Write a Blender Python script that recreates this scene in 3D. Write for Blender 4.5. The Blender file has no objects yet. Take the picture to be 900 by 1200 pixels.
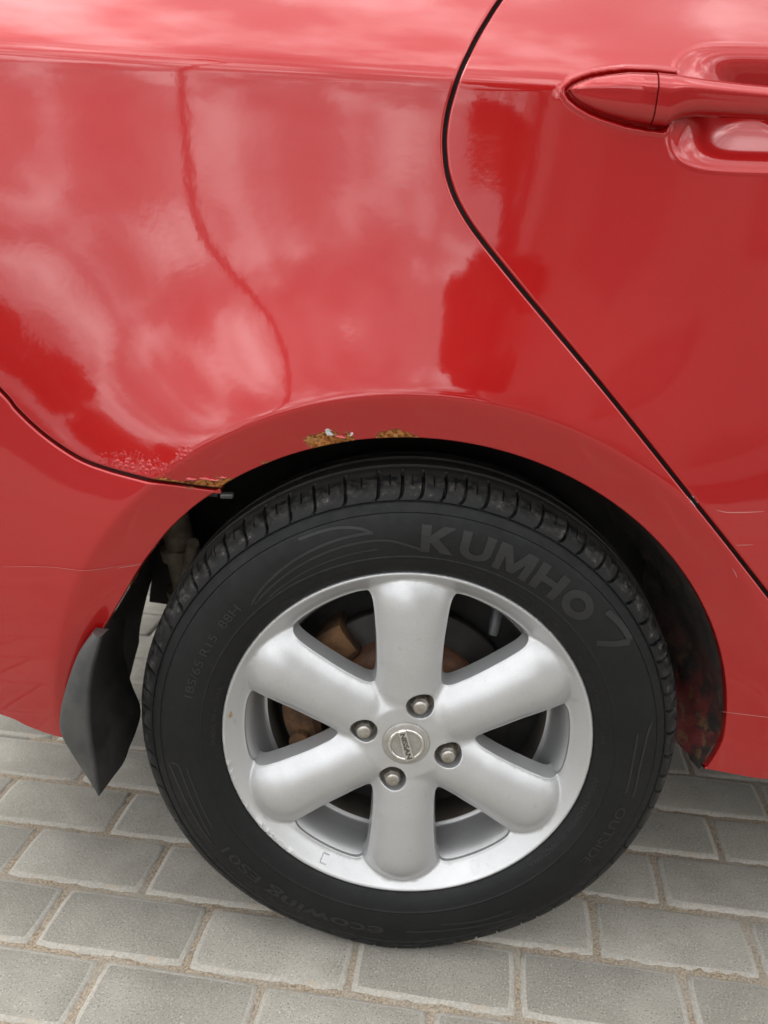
import bpy, bmesh, math, random
import numpy as np
from mathutils import Matrix, Vector, geometry
random.seed(7); rng = np.random.default_rng(7)
sc = bpy.context.scene
COL = sc.collection

# ------------------------------------------------------------------ camera
CAM = (-0.01398, -0.77464, 0.83294)
PITCH, YAW, ROLL, FPX = 0.3229, -0.02387, 0.02915, 940.56
cd = bpy.data.cameras.new('camera'); cam = bpy.data.objects.new('camera', cd); COL.objects.link(cam)
cd.sensor_fit = 'VERTICAL'; cd.sensor_height = 36.0; cd.sensor_width = 27.0
cd.lens = 36.0*FPX/1200.0
cd.clip_start = 0.02; cd.clip_end = 2000
fw = Vector((math.sin(YAW)*math.cos(PITCH), math.cos(YAW)*math.cos(PITCH), -math.sin(PITCH)))
rt = Vector((math.cos(YAW), -math.sin(YAW), 0)); up = rt.cross(fw)
c_, s_ = math.cos(ROLL), math.sin(ROLL)
r2 = c_*rt+s_*up; u2 = -s_*rt+c_*up
cam.matrix_world = Matrix(((r2.x,u2.x,-fw.x,CAM[0]),(r2.y,u2.y,-fw.y,CAM[1]),(r2.z,u2.z,-fw.z,CAM[2]),(0,0,0,1)))
cd.dof.use_dof = True; cd.dof.focus_distance = 0.84; cd.dof.aperture_fstop = 6.5
sc.camera = cam

# ------------------------------------------------------------------ sky, sun, exposure
SUN_EL, SUN_AZ = math.radians(50), math.radians(284)     # azimuth clockwise from +y
world = bpy.data.worlds.new('World'); sc.world = world; world.use_nodes = True
nt = world.node_tree; N = nt.nodes; LK = nt.links; N.clear()
out = N.new('ShaderNodeOutputWorld'); bg = N.new('ShaderNodeBackground'); bg.inputs['Strength'].default_value = 0.10
sky = N.new('ShaderNodeTexSky'); sky.sky_type = 'NISHITA'; sky.sun_disc = False
sky.sun_elevation = SUN_EL; sky.sun_rotation = SUN_AZ; sky.dust_density = 2.0; sky.air_density = 1.0
tc = N.new('ShaderNodeTexCoord'); sep = N.new('ShaderNodeSeparateXYZ'); LK.new(tc.outputs['Generated'], sep.inputs[0])
zm = N.new('ShaderNodeMath'); zm.operation = 'MAXIMUM'; zm.inputs[1].default_value = 0.0; LK.new(sep.outputs['Z'], zm.inputs[0])
za = N.new('ShaderNodeMath'); za.operation = 'ADD'; za.inputs[1].default_value = 0.42; LK.new(zm.outputs[0], za.inputs[0])
dv = N.new('ShaderNodeVectorMath'); dv.operation = 'DIVIDE'; LK.new(tc.outputs['Generated'], dv.inputs[0])
cb = N.new('ShaderNodeCombineXYZ')
for k in 'XYZ': LK.new(za.outputs[0], cb.inputs[k])
LK.new(cb.outputs[0], dv.inputs[1])
n1 = N.new('ShaderNodeTexNoise'); n1.inputs['Scale'].default_value = 5.2; n1.inputs['Detail'].default_value = 6; n1.inputs['Roughness'].default_value = 0.52
n1.inputs['Distortion'].default_value = 0.0
LK.new(dv.outputs[0], n1.inputs['Vector'])
cr = N.new('ShaderNodeValToRGB'); cr.color_ramp.elements[0].position = 0.34; cr.color_ramp.elements[1].position = 0.70
cr.color_ramp.elements[0].color = (10.5,10.5,10.6,1); cr.color_ramp.elements[1].color = (48,47.8,47.5,1)
e = cr.color_ramp.elements.new(0.50); e.color = (15.4,15.5,15.6,1)
LK.new(n1.outputs['Fac'], cr.inputs[0])
mx = N.new('ShaderNodeMix'); mx.data_type = 'RGBA'; mx.inputs['Factor'].default_value = 0.88
gr_ = N.new('ShaderNodeMath'); gr_.operation = 'MULTIPLY_ADD'; gr_.inputs[1].default_value = 0.42; gr_.inputs[2].default_value = 0.92; LK.new(zm.outputs[0], gr_.inputs[0])
vs_ = N.new('ShaderNodeVectorMath'); vs_.operation = 'SCALE'; LK.new(cr.outputs[0], vs_.inputs[0]); LK.new(gr_.outputs[0], vs_.inputs['Scale'])   # overcast: brighter overhead
LK.new(sky.outputs[0], mx.inputs['A']); LK.new(vs_.outputs[0], mx.inputs['B'])
LK.new(mx.outputs['Result'], bg.inputs['Color']); LK.new(bg.outputs[0], out.inputs['Surface'])

sl = bpy.data.lights.new('sun', 'SUN'); sl.energy = 1.4; sl.angle = math.radians(28); sl.color = (1.0,.96,.9)
sun = bpy.data.objects.new('sun', sl); COL.objects.link(sun)
sd = Vector((math.sin(SUN_AZ)*math.cos(SUN_EL), math.cos(SUN_AZ)*math.cos(SUN_EL), math.sin(SUN_EL)))
sun.rotation_euler = sd.to_track_quat('Z','Y').to_euler(); sun.location = (-6,-4,9)
sc.view_settings.view_transform = 'Standard'; sc.view_settings.look = 'None'
sc.view_settings.exposure = 0.14; sc.view_settings.gamma = 1.0; sc.view_settings.use_curve_mapping = False
sc.cycles.max_bounces = 6; sc.cycles.diffuse_bounces = 3; sc.cycles.glossy_bounces = 3; sc.cycles.use_adaptive_sampling = True; sc.cycles.adaptive_threshold = 0.02; sc.cycles.use_denoising = True

# ------------------------------------------------------------------ helpers
def empty(name, loc=(0,0,0), parent=None):
    o = bpy.data.objects.new(name, None); COL.objects.link(o); o.location = loc; o.empty_display_size = .1
    if parent: o.parent = parent
    return o
def tag(o, label=None, cat=None, group=None, kind=None):
    for k, v in (('label',label),('category',cat),('group',group),('kind',kind)):
        if v: o[k] = v
    return o
def mk(name, V, F, mat, parent=None, smooth=True, normals=None, mi=None):
    me = bpy.data.meshes.new(name)
    me.from_pydata([tuple(map(float,v)) for v in V], [], [tuple(int(i) for i in f) for f in F])
    for m in (mat if isinstance(mat,(list,tuple)) else [mat]): me.materials.append(m)
    if smooth: me.polygons.foreach_set('use_smooth', [True]*len(me.polygons))
    if mi is not None: me.polygons.foreach_set('material_index', [int(i) for i in mi])
    me.update()
    if normals is not None: me.normals_split_custom_set_from_vertices([tuple(map(float,n)) for n in normals])
    o = bpy.data.objects.new(name, me); COL.objects.link(o)
    if parent: o.parent = parent
    return o
class MB:
    """collects pieces of one mesh"""
    def __init__(s): s.V=[]; s.F=[]; s.M=[]
    def add(s, V, F, m=0):
        o=len(s.V); s.V += [tuple(map(float,v)) for v in V]; s.F += [tuple(int(i)+o for i in f) for f in F]; s.M += [m]*len(F)
        return s
    def grid(s, P, closeu=False, closev=False, m=0, flip=False):
        P=np.asarray(P,float); a,b=P.shape[:2]; F=[]
        for i in range(a if closeu else a-1):
            for j in range(b if closev else b-1):
                i2=(i+1)%a; j2=(j+1)%b
                q=(i*b+j, i2*b+j, i2*b+j2, i*b+j2)
                F.append(q[::-1] if flip else q)
        return s.add(P.reshape(-1,3),F,m)
    def tube(s, pts, rad, n=10, m=0, caps=True):
        pts=[Vector(p) for p in pts]; rad=rad if hasattr(rad,'__len__') else [rad]*len(pts); R=[]
        ref=Vector((0,0,1))
        for i,p in enumerate(pts):
            t=(pts[min(i+1,len(pts)-1)]-pts[max(i-1,0)]).normalized()
            a=t.cross(ref if abs(t.dot(ref))<.95 else Vector((1,0,0))).normalized(); b=t.cross(a)
            R.append([p+rad[i]*(math.cos(q)*a+math.sin(q)*b) for q in np.linspace(0,2*math.pi,n,endpoint=False)])
        s.grid(np.array([[tuple(v) for v in r] for r in R]),closev=True,m=m)
        if caps:
            o=len(s.V); s.add([tuple(v) for v in R[0]],[tuple(range(n))],m); s.add([tuple(v) for v in R[-1]],[tuple(range(n))[::-1]],m)
        return s
    def box(s, c, d, m=0, rot=0):
        cx,cy,cz=c; dx,dy,dz=[q/2 for q in d]; ca,sa=math.cos(rot),math.sin(rot)
        V=[]
        for z in (-dz,dz):
            for x,y in ((-dx,-dy),(dx,-dy),(dx,dy),(-dx,dy)): V.append((cx+ca*x-sa*y,cy+sa*x+ca*y,cz+z))
        return s.add(V,[(3,2,1,0),(4,5,6,7),(0,1,5,4),(1,2,6,5),(2,3,7,6),(3,0,4,7)],m)
    def build(s, name, mat, parent=None, smooth=False):
        o = mk(name,s.V,s.F,mat,parent,smooth,None,s.M); return o
def bevel(o, w, seg=2):
    bm=bmesh.new(); bm.from_mesh(o.data); bmesh.ops.remove_doubles(bm,verts=bm.verts,dist=1e-6)
    bmesh.ops.recalc_face_normals(bm,faces=bm.faces)
    es=[e for e in bm.edges if len(e.link_faces)==2 and e.calc_face_angle(0)>.5]
    bmesh.ops.bevel(bm,geom=es,offset=w,segments=seg,affect='EDGES',profile=.5)
    bm.to_mesh(o.data); bm.free()
    o.data.polygons.foreach_set('use_smooth',[True]*len(o.data.polygons)); return o

# ---- procedural materials
def mat(name, col, rough=.5, metal=0., **kw):
    m=bpy.data.materials.new(name); m.use_nodes=True; b=m.node_tree.nodes['Principled BSDF']
    b.inputs['Base Color'].default_value=(*col,1); b.inputs['Roughness'].default_value=rough; b.inputs['Metallic'].default_value=metal
    for k,v in kw.items(): b.inputs[k.replace('_',' ')].default_value=v
    return m
class NG:
    def __init__(s,m): s.t=m.node_tree; s.b=s.t.nodes['Principled BSDF']; s._c=None
    def n(s,ty,ins=None,**kw):
        q=s.t.nodes.new('ShaderNode'+ty)
        for k,v in kw.items(): setattr(q,k,v)
        for k,v in (ins or {}).items():
            if isinstance(v,bpy.types.NodeSocket): s.t.links.new(v,q.inputs[k])
            else: q.inputs[k].default_value=v
        return q
    def co(s):
        if s._c is None: s._c=s.n('TexCoord').outputs['Object']
        return s._c
    def noise(s,scale,detail=4,rough=.55,dist=0,vec=None): return s.n('TexNoise',{'Vector':vec or s.co(),'Scale':scale,'Detail':detail,'Roughness':rough,'Distortion':dist}).outputs['Fac']
    def mth(s,op,a,b=0.,c=None,clamp=False):
        q=s.n('Math',operation=op,use_clamp=clamp)
        for i,v in enumerate([a,b]+([c] if c is not None else [])):
            if isinstance(v,bpy.types.NodeSocket): s.t.links.new(v,q.inputs[i])
            else: q.inputs[i].default_value=v
        return q.outputs[0]
    def ss(s,v,a,b,lo=0.,hi=1.):
        return s.n('MapRange',{'Value':v,'From Min':a,'From Max':b,'To Min':lo,'To Max':hi},interpolation_type='SMOOTHSTEP').outputs[0]
    def mix(s,f,a,b):
        q=s.n('Mix',data_type='RGBA')
        for k,v in (('Factor',f),('A',a),('B',b)):
            i=[x for x in q.inputs if x.name==k and x.enabled][0]
            if isinstance(v,bpy.types.NodeSocket): s.t.links.new(v,i)
            else: i.default_value=v if k=='Factor' else (*v,1)
        return [x for x in q.outputs if x.enabled][0]
    def set(s,k,v):
        if isinstance(v,bpy.types.NodeSocket): s.t.links.new(v,s.b.inputs[k])
        else: s.b.inputs[k].default_value=v
    def bump(s,h,strength,dist,prev=None,key='Normal'):
        ins={'Height':h,'Strength':strength,'Distance':dist}
        if prev is not None: ins['Normal']=prev
        o=s.n('Bump',ins).outputs[0]
        if key: s.set(key,o)
        return o
    def attr(s,name): return s.n('Attribute',attribute_name=name).outputs['Fac']

def paint_material():
    m=mat('red_metallic_paint',(.40,.010,.014),.38,.30); g=NG(m)
    flake=g.noise(900,1,.5)
    tint=g.noise(3.0,2,.5)
    base=g.mix(g.ss(flake,.35,.7),(.335,.0042,.0044),(.365,.0052,.0055))
    base=g.mix(g.ss(tint,.3,.8,0,.22),base,(.43,.0065,.007))
    # film of road dust, thin
    dn=g.noise(26,3,.6); sz=g.n('SeparateXYZ',{'Vector':g.co()}).outputs['Z']
    dust=g.mth('MULTIPLY',g.ss(dn,.35,.75,.25,1.),g.ss(sz,.42,.27,.002,.035))
    base=g.mix(dust,base,(.28,.20,.18))
    # rust where the paint has broken away
    rn=g.noise(260,3,.65); rn2=g.noise(70,3,.6)
    ra=g.mth('ADD',g.attr('rust'),g.mth('MULTIPLY',g.mth('SUBTRACT',rn2,.5),1.2))
    ra=g.mth('ADD',ra,g.mth('MULTIPLY',g.mth('SUBTRACT',rn,.5),.5))
    rust=g.ss(ra,.62,.67); halo=g.ss(ra,.44,.62)
    rc=g.mix(g.ss(rn,.3,.7),(.075,.022,.007),(.42,.165,.045)); rc=g.mix(g.ss(rn2,.54,.7,0,.8),rc,(.47,.25,.095)); rc=g.mix(g.ss(ra,.72,.58,0,.75),rc,(.05,.016,.008))
    base=g.mix(g.mth('MULTIPLY',halo,.35),base,(.30,.05,.03))
    col=g.mix(rust,base,rc)
    ca=g.mth('ADD',g.attr('chip'),g.mth('MULTIPLY',g.mth('SUBTRACT',rn,.5),.9))
    chip=g.ss(ca,.55,.62); col=g.mix(chip,col,(.55,.56,.58))
    g.set('Base Color',col)
    inv=g.mth('SUBTRACT',1.,g.mth('MAXIMUM',rust,chip)); g.set('Metallic',g.mth('MULTIPLY',inv,.32))
    g.set('Roughness',g.mth('ADD',.30,g.mth('MULTIPLY',rust,.5)))
    g.set('Coat Weight',g.mth('MULTIPLY',inv,g.ss(dust,.02,.16,1.,.55))); g.set('Coat IOR',1.58); g.set('Specular IOR Level',.13)
    g.set('Coat Roughness',g.mth('ADD',.046,g.mth('MULTIPLY',dust,.5)))
    # orange peel in the lacquer, blistered paint, crusty rust
    peel=g.noise(150,2,.4); low=g.noise(16,2,.4)
    b1=g.bump(peel,.032,.0006,key=None); b1=g.bump(low,.06,.0020,b1,key=None)
    g.set('Coat Normal',b1)
    bub=g.mth('MULTIPLY',g.attr('bubble'),g.ss(g.n('TexVoronoi',{'Vector':g.co(),'Scale':230.,'Randomness':1.}).outputs['Distance'],.62,.05))
    hgt=g.mth('ADD',g.mth('MULTIPLY',bub,.22),g.mth('MULTIPLY',rust,g.mth('SUBTRACT',g.mth('MULTIPLY',rn,1.2),1.1)))
    b2=g.bump(hgt,1.,.0026,key='Normal')
    b3=g.bump(hgt,.9,.0016,b1,key='Coat Normal')
    return m
PAINT=paint_material()
def noisy(name,c1,c2,scale,rough=.7,metal=0.,bump=0.,bd=.001,detail=6,**kw):
    m=mat(name,c1,rough,metal,**kw); g=NG(m); n=g.noise(scale,detail,.6); g.set('Base Color',g.mix(g.ss(n,.32,.68),c1,c2))
    if bump: g.bump(n,bump,bd)
    return m
M_WELL=noisy('wheel_well_black',(.010,.010,.010),(.022,.020,.018),22,.85,bump=.6,bd=.004)
M_SILL=noisy('rusty_red_metal',(.085,.012,.010),(.016,.012,.010),38,.75,bump=.8,bd=.004)
g_=NG(M_SILL); _z=g_.n('SeparateXYZ',{'Vector':g_.co()}).outputs['Z']; _n=g_.noise(48,5,.65); _n2=g_.noise(20,4,.6)
_c=g_.mix(g_.ss(_n,.35,.65),(.012,.010,.009),(.030,.020,.016)); _lo=g_.ss(_z,.43,.31)
_c=g_.mix(g_.mth('MULTIPLY',g_.ss(_n2,.44,.56),_lo),_c,(.10,.013,.012)); _c=g_.mix(g_.mth('MULTIPLY',g_.ss(_n,.52,.62),_lo),_c,(.10,.052,.024)); g_.set('Base Color',_c)
M_FLAP=noisy('grey_plastic',(.030,.032,.033),(.050,.050,.048),40,.48,bump=.15,bd=.0006)
M_FLAPIN=noisy('black_plastic_dirty',(.008,.008,.0085),(.026,.024,.022),30,.5,bump=.5,bd=.001)
M_RUBBER_SEAL=mat('black_seal',(.008,.008,.008),.6)
M_STEEL_RUST=noisy('rusty_steel',(.13,.052,.022),(.045,.026,.017),35,.8,.1,bump=.7,bd=.0015)
M_CALIPER=noisy('rusty_caliper',(.15,.075,.030),(.055,.028,.015),45,.85,bump=.8,bd=.0015)
M_DISC=noisy('dull_brake_disc',(.034,.029,.025),(.016,.013,.011),30,.6,.3)
M_SUSP=noisy('dusty_suspension',(.30,.26,.20),(.13,.10,.07),25,.85,bump=.4)
M_GLASS=mat('dark_window_glass',(.012,.015,.016),.03,Coat_Weight=1.0)
M_TRIM=mat('black_trim',(.012,.012,.012),.45)
# ------------------------------------------------------------------ pavement (setting)
PA, PB, PANG = 0.10075, 0.19915, -0.10997
POX, POY = -0.42135, 0.28068
def lat(j,k):
    x=j*PB; y=-k*PA; ca,sa=math.cos(PANG),math.sin(PANG)
    return POX+x*ca-y*sa, POY+x*sa+y*ca
def paver_materials():
    top=mat('concrete_paver',(.25,.245,.225),.88); g=NG(top)
    oi=g.n('ObjectInfo'); off=g.n('VectorMath',{0:g.co(),1:g.n('CombineXYZ',{'X':g.mth('MULTIPLY',oi.outputs['Random'],37.),'Y':g.mth('MULTIPLY',oi.outputs['Random'],91.)}).outputs[0]},operation='ADD').outputs[0]
    a=g.noise(420,3,.6,vec=off); b=g.noise(9,5,.6,vec=off); c=g.noise(150,3,.6,vec=off)
    col=g.mix(g.ss(b,.3,.72),(.218,.206,.176),(.292,.277,.240))
    col=g.mix(g.ss(a,.56,.70,0,.85),col,(.42,.40,.355)); col=g.mix(g.ss(a,.44,.32,0,.75),col,(.075,.071,.064))
    col=g.mix(g.ss(c,.60,.70,0,.5),col,(.38,.355,.30)); col=g.mix(g.ss(g.noise(3.2,4,.6),.52,.70,0,.35),col,(.11,.103,.09))
    tone=g.n('MapRange',{'Value':oi.outputs['Random'],'To Min':.86,'To Max':1.13}).outputs[0]
    col=g.n('VectorMath',{0:col,'Scale':tone},operation='SCALE').outputs[0]
    g.set('Base Color',col)
    h=g.mth('ADD',g.mth('MULTIPLY',a,.6),c); g.bump(h,.55,.0014)
    ed=mat('paver_edge',(.38,.37,.34),.9); g=NG(ed)
    a=g.noise(300,4,.6); b=g.noise(40,4,.6)
    col=g.mix(g.ss(a,.35,.65),(.275,.26,.228),(.36,.343,.302)); col=g.mix(g.ss(b,.56,.70,0,.6),col,(.31,.24,.165)); g.set('Base Color',col); g.bump(a,.5,.001)
    return top,ed
M_PAV,M_EDGE=paver_materials()
def sand_material():
    m=mat('joint_sand',(.30,.24,.17),.95); g=NG(m); a=g.noise(330,4,.7); b=g.noise(12,4,.6)
    c=g.mix(g.ss(a,.35,.65),(.19,.145,.10),(.42,.355,.27)); c=g.mix(g.ss(b,.42,.68,0,.75),c,(.32,.298,.255)); g.set('Base Color',c); g.bump(a,.9,.003); return m
M_SAND=sand_material()
def far_pavement_material():
    m=mat('far_pavement',(.25,.24,.22),.9); g=NG(m)
    rot=g.n('Mapping',{'Vector':g.co(),'Rotation':(0,0,-PANG)}).outputs[0]
    br=g.n('TexBrick',{'Vector':rot,'Scale':1.,'Color1':(.26,.25,.23,1),'Color2':(.22,.215,.2,1),'Mortar':(.33,.29,.23,1),'Mortar Size':.006,'Brick Width':PB,'Row Height':PA})
    n=g.noise(1.2,5,.6); g.set('Base Color',g.mix(g.ss(n,.35,.7,0,.35),br.outputs['Color'],(.17,.165,.155))); return m
S=400
pavement=mk('pavement',[(-S,-S,-.0075),(S,-S,-.0075),(S,S,-.0075),(-S,S,-.0075)],[(0,1,2,3)],far_pavement_material(),None,False)
tag(pavement,'grey block pavement under and around the car','pavement',kind='structure')
def paver_geom(seed,joint=.0056,ch=.0072):
    r=random.Random(seed); hx=PB/2-joint/2; hy=PA/2-joint/2
    def loop(ins,z,n=7,jit=0.,cr=.004):
        P=[]; cs=[(-1,-1),(1,-1),(1,1),(-1,1)]
        for q in range(4):
            (ax,ay),(bx,by)=cs[q],cs[(q+1)%4]; m=n if q%2==0 else 4
            for i in range(m):
                t=i/m; x=ax+(bx-ax)*t; y=ay+(by-ay)*t
                X=x*(hx-ins); Y=y*(hy-ins)
                if i==0: X-=ax*cr*.35; Y-=ay*cr*.35
                P.append((X+r.uniform(-jit,jit),Y+r.uniform(-jit,jit),z+r.uniform(-jit,jit)*.5))
        return P
    st=r.getstate()
    L=[loop(0,-.03),loop(0,-.0042,jit=.0004),loop(.0020,-.0020,jit=.0005),loop(ch,0,jit=.0006)]
    n=len(L[0]); V=sum(L,[]); F=[]; M=[]
    for a in range(3):
        for i in range(n): F.append((a*n+i,a*n+(i+1)%n,(a+1)*n+(i+1)%n,(a+1)*n+i)); M.append(1)
    c=len(V); V.append((0,0,.0003))
    for i in range(n): F.append((3*n+i,3*n+(i+1)%n,c)); M.append(0)
    return V,F,M
road=mk('road',[(-300,-60,-.0035),(300,-60,-.0035),(300,-5.2,-.0035),(-300,-5.2,-.0035)],[(0,1,2,3)],noisy('asphalt',(.045,.045,.046),(.065,.064,.062),6,.9,bump=.3,bd=.01),None,False); tag(road,kind='structure')  # unseen dark surface, added to darken the ground mirrored in the lower door
variants=[]
for q in range(6):
    V,F,M=paver_geom(q); o=mk('paver',V,F,[M_PAV,M_EDGE],None,True,None,M); variants.append(o.data); bpy.data.objects.remove(o)
cells=[]
for k in range(-24,34):
    for j in range(-17,20):
        jj=j+(.5 if k%2 else 0)+.5
        x,y=lat(jj,k+.5); cells.append((x,y))
def in_view(x,y):
    d=Vector((x,y,0))-Vector(CAM); z=d.dot(fw)
    if z<.05: return 9
    return max(abs(d.dot(r2)/z*FPX)/450,abs(d.dot(u2)/z*FPX)/600)
cells.sort(key=lambda c:(in_view(*c)>1.25, math.hypot(c[0],c[1]+.1)))
mb=MB()
for i,(x,y) in enumerate(cells):
    z=rng.uniform(-.0012,.0006); a=PANG+rng.normal(0,.004)+(math.pi if rng.random()<.5 else 0)
    if i<290:
        o=bpy.data.objects.new('paver',variants[i%6]); COL.objects.link(o); o.parent=pavement
        o.location=(x+rng.normal(0,.0006),y+rng.normal(0,.0006),z); o.rotation_euler=(rng.normal(0,.003),rng.normal(0,.002),a)
    else:
        V,F,M=paver_far=PF if 'PF' in globals() else globals().setdefault('PF',paver_geom(3)); ca,sa=math.cos(a),math.sin(a)
        off=len(mb.V); mb.V+=[(x+ca*p[0]-sa*p[1],y+sa*p[0]+ca*p[1],z+p[2]) for p in V]; mb.F+=[tuple(q+off for q in f) for f in F]; mb.M+=M
fo=mk('paver_field',mb.V,mb.F,[M_PAV,M_EDGE],pavement,True,None,mb.M); tag(fo,kind='stuff')
# sand swept into the joints
nx,ny=150,150; P=np.zeros((nx,ny,3))
for i in range(nx):
    for j in range(ny):
        x,y=lat(-1.2+8*i/(nx-1),-4+13*j/(ny-1)); P[i,j]=(x,y,-.0033)
P[:,:,2]+=rng.normal(0,.0008,(nx,ny))
o=MB().grid(P,flip=True).build('joint_sand',M_SAND,pavement,True); tag(o,kind='stuff')

# ------------------------------------------------------------------ car body side
car=empty('car'); tag(car,'red hatchback car, rear wheel and door with rust on the wheel arch','car')
WZ = 0.2994          # axle height
_tz = np.array([.15,.25,.34,.45,.56,.66,.76,.86,.925,.950,.9635,.969,.976,.99,1.03,1.12,1.3])
_tt = np.radians([-14,-9,-5,-2,1,3.5,6,6.5,5,3,1,16,29,33,37,42,46])
_zz = np.linspace(.1,1.35,2501)
_sl = -np.tan(np.interp(_zz,_tz,_tt))
_k = np.exp(-.5*(np.arange(-24,25)/6.)**2); _sl = np.convolve(np.pad(_sl,24,mode='edge'),_k/_k.sum(),mode='valid')
_ss = np.concatenate([[0],np.cumsum((_sl[1:]+_sl[:-1])*.5*np.diff(_zz))])
_ss = _ss-np.interp(.66,_zz,_ss)
def sstep(x,a,b):
    t=np.clip((x-a)/(b-a),0,1); return t*t*(3-2*t)
def crease_dz(x):
    x=np.clip(x,-.6,.5)
    return .0055-.036*x+.008*x*x
def base(x,z):
    zs=z-crease_dz(x)*sstep(z,.70,.93)
    b=np.interp(zs,_zz,_ss)
    pl=-.045*np.minimum(x-.30,0)**2-.030*np.maximum(x-.30,0)**2
    pl=pl-.9*np.maximum(-.46-x,0)**2
    return b+pl+.0075
def outer(x,z):
    dx=x; dz=z-WZ
    rho=np.hypot(dx,dz); th=np.degrees(np.arctan2(dx,dz))
    A=.022*np.exp(-(np.abs(th+3)/np.where(th<-3,85.,58.))**2.4)+.0055
    d_=np.maximum(rho-.398,0); g=.5*np.exp(-d_/.060)+.5*np.exp(-(d_/.100)**2)
    return base(x,z)+A*g
def surf(x,z):
    """outward offset (toward -y) of the smooth body side"""
    x=np.asarray(x,float); z=np.asarray(z,float)
    dz=z-WZ; rho=np.maximum(np.hypot(x,dz),1e-6)
    e=.0035
    d=rho-.399
    re=.399+.5*(d+np.sqrt(d*d+e*e))     # soft max(rho,.399)
    k=re/rho
    so=outer(x*k,WZ+dz*k)
    tuck=.30*(re-rho)
    return so-tuck

DOOR_GAP=[(0.0575,1.0469),(0.0474,1.03),(0.0383,1.0136),(0.0301,0.9961),(0.0236,0.9807),(0.0176,0.9622),(0.0132,0.9434),(0.0119,0.9236),(0.0145,0.9007),(0.02,0.8834),(0.0294,0.8653),(0.0462,0.8429),(0.0795,0.8064),(0.1215,0.7622),(0.1641,0.7173),(0.2079,0.6699),(0.2539,0.6198),(0.3035,0.5664),(0.3572,0.5081)]
BUMPER_GAP=[(-0.4221,0.6818),(-0.4072,0.6647),(-0.3885,0.6477),(-0.3667,0.6325),(-0.3399,0.6188),(-0.3125,0.6114),(-0.2801,0.6059),(-0.2447,0.6007),(-0.2156,0.5958),(-0.1929,0.5927)]
def catmull(P,step):
    P=np.array(P,float); Q=np.vstack([2*P[0]-P[1],P,2*P[-1]-P[-2]]); out=[]
    for i in range(1,len(Q)-2):
        n=max(1,int(np.linalg.norm(Q[i+1]-Q[i])/step))
        for t in np.arange(n)/n:
            out.append(.5*((2*Q[i])+(-Q[i-1]+Q[i+1])*t+(2*Q[i-1]-5*Q[i]+4*Q[i+1]-Q[i+2])*t*t+(-Q[i-1]+3*Q[i]-3*Q[i+1]+Q[i+2])*t**3))
    out.append(P[-1]); return np.array(out)
def lin(P,step):
    P=np.array(P,float); out=[]
    for a,b in zip(P[:-1],P[1:]):
        n=max(1,int(np.linalg.norm(b-a)/step)); out+= [a+(b-a)*t for t in np.arange(n)/n]
    out.append(P[-1]); return np.array(out)
def arc(a0,a1,r0,r1,step=.003):
    n=int(abs(math.radians(a1-a0))*.36/step); A=np.radians(np.linspace(a0,a1,n)); R=np.linspace(r0,r1,n)
    return np.stack([R*np.sin(A),WZ+R*np.cos(A)],-1)
def join(*cs):
    out=[c for c in cs[0]]
    for c in cs[1:]:
        for p in c:
            if np.linalg.norm(p-out[-1])>.0008: out.append(p)
    if np.linalg.norm(out[0]-out[-1])<.0008: out.pop()
    return np.array(out)
def in_poly(P,poly):
    x,y=P[:,0],P[:,1]; ins=np.zeros(len(P),bool); a=poly; b=np.roll(poly,-1,0)
    for (x0,y0),(x1,y1) in zip(a,b):
        c=((y0>y)!=(y1>y)); 
        if y1!=y0: ins^=c&(x<(x1-x0)*(y-y0)/(y1-y0)+x0)
    return ins
def dist_poly(P,poly,closed=True):
    d=np.full(len(P),9.); a=poly if closed else poly[:-1]; b=np.roll(poly,-1,0) if closed else poly[1:]
    for p,q in zip(a,b):
        v=q-p; L=max(v@v,1e-12); t=np.clip(((P-p)@v)/L,0,1); d=np.minimum(d,np.linalg.norm(P-p-t[:,None]*v,axis=1))
    return d
def out_normals(poly):
    a=np.roll(poly,1,0); b=np.roll(poly,-1,0); t=b-a; t/=np.maximum(np.linalg.norm(t,axis=1)[:,None],1e-9)
    area=.5*np.sum(poly[:,0]*np.roll(poly,-1,0)[:,1]-np.roll(poly,-1,0)[:,0]*poly[:,1])
    n=np.stack([t[:,1],-t[:,0]],-1); return n if area>0 else -n
def triangulate(outlines,grids):
    pts=[]; edges=[]
    for o in outlines:
        k=len(pts); pts+=list(map(tuple,o)); edges+=[(k+i,k+(i+1)%len(o)) for i in range(len(o))]
    nb=len(pts); allg=[]
    for g in grids:
        ins=in_poly(g,outlines[0])
        for h in outlines[1:]: ins&=~in_poly(g,h)
        allg.append(g[ins])
    G=np.vstack(allg) if allg else np.zeros((0,2))
    pts+=list(map(tuple,G))
    vs,_,fs,ov,_,_=geometry.delaunay_2d_cdt([Vector(map(float,p)) for p in pts],edges,[],0,1e-7)
    V=np.array([tuple(v) for v in vs]); F=np.array([tuple(f) for f in fs])
    c=V[F].mean(1); keep=in_poly(c,outlines[0])
    for h in outlines[1:]: keep&=~in_poly(c,h)
    return V,F[keep]
def grid_pts(x0,x1,z0,z1,sp,avoid=None,clear=.5,holes=()):
    xs=np.arange(x0,x1,sp); zs=np.arange(z0,z1,sp*.9); X,Z=np.meshgrid(xs,zs); X[1::2]+=sp/2
    P=np.stack([X.ravel(),Z.ravel()],-1)+rng.uniform(-.06,.06,(X.size,2))*sp
    for b in holes: P=P[~((P[:,0]>b[0])&(P[:,0]<b[1])&(P[:,1]>b[2])&(P[:,1]<b[3]))]
    if avoid is not None:
        keep=np.ones(len(P),bool)
        for o in avoid: keep&=dist_poly(P,o)>clear*sp
        P=P[keep]
    return P
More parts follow.
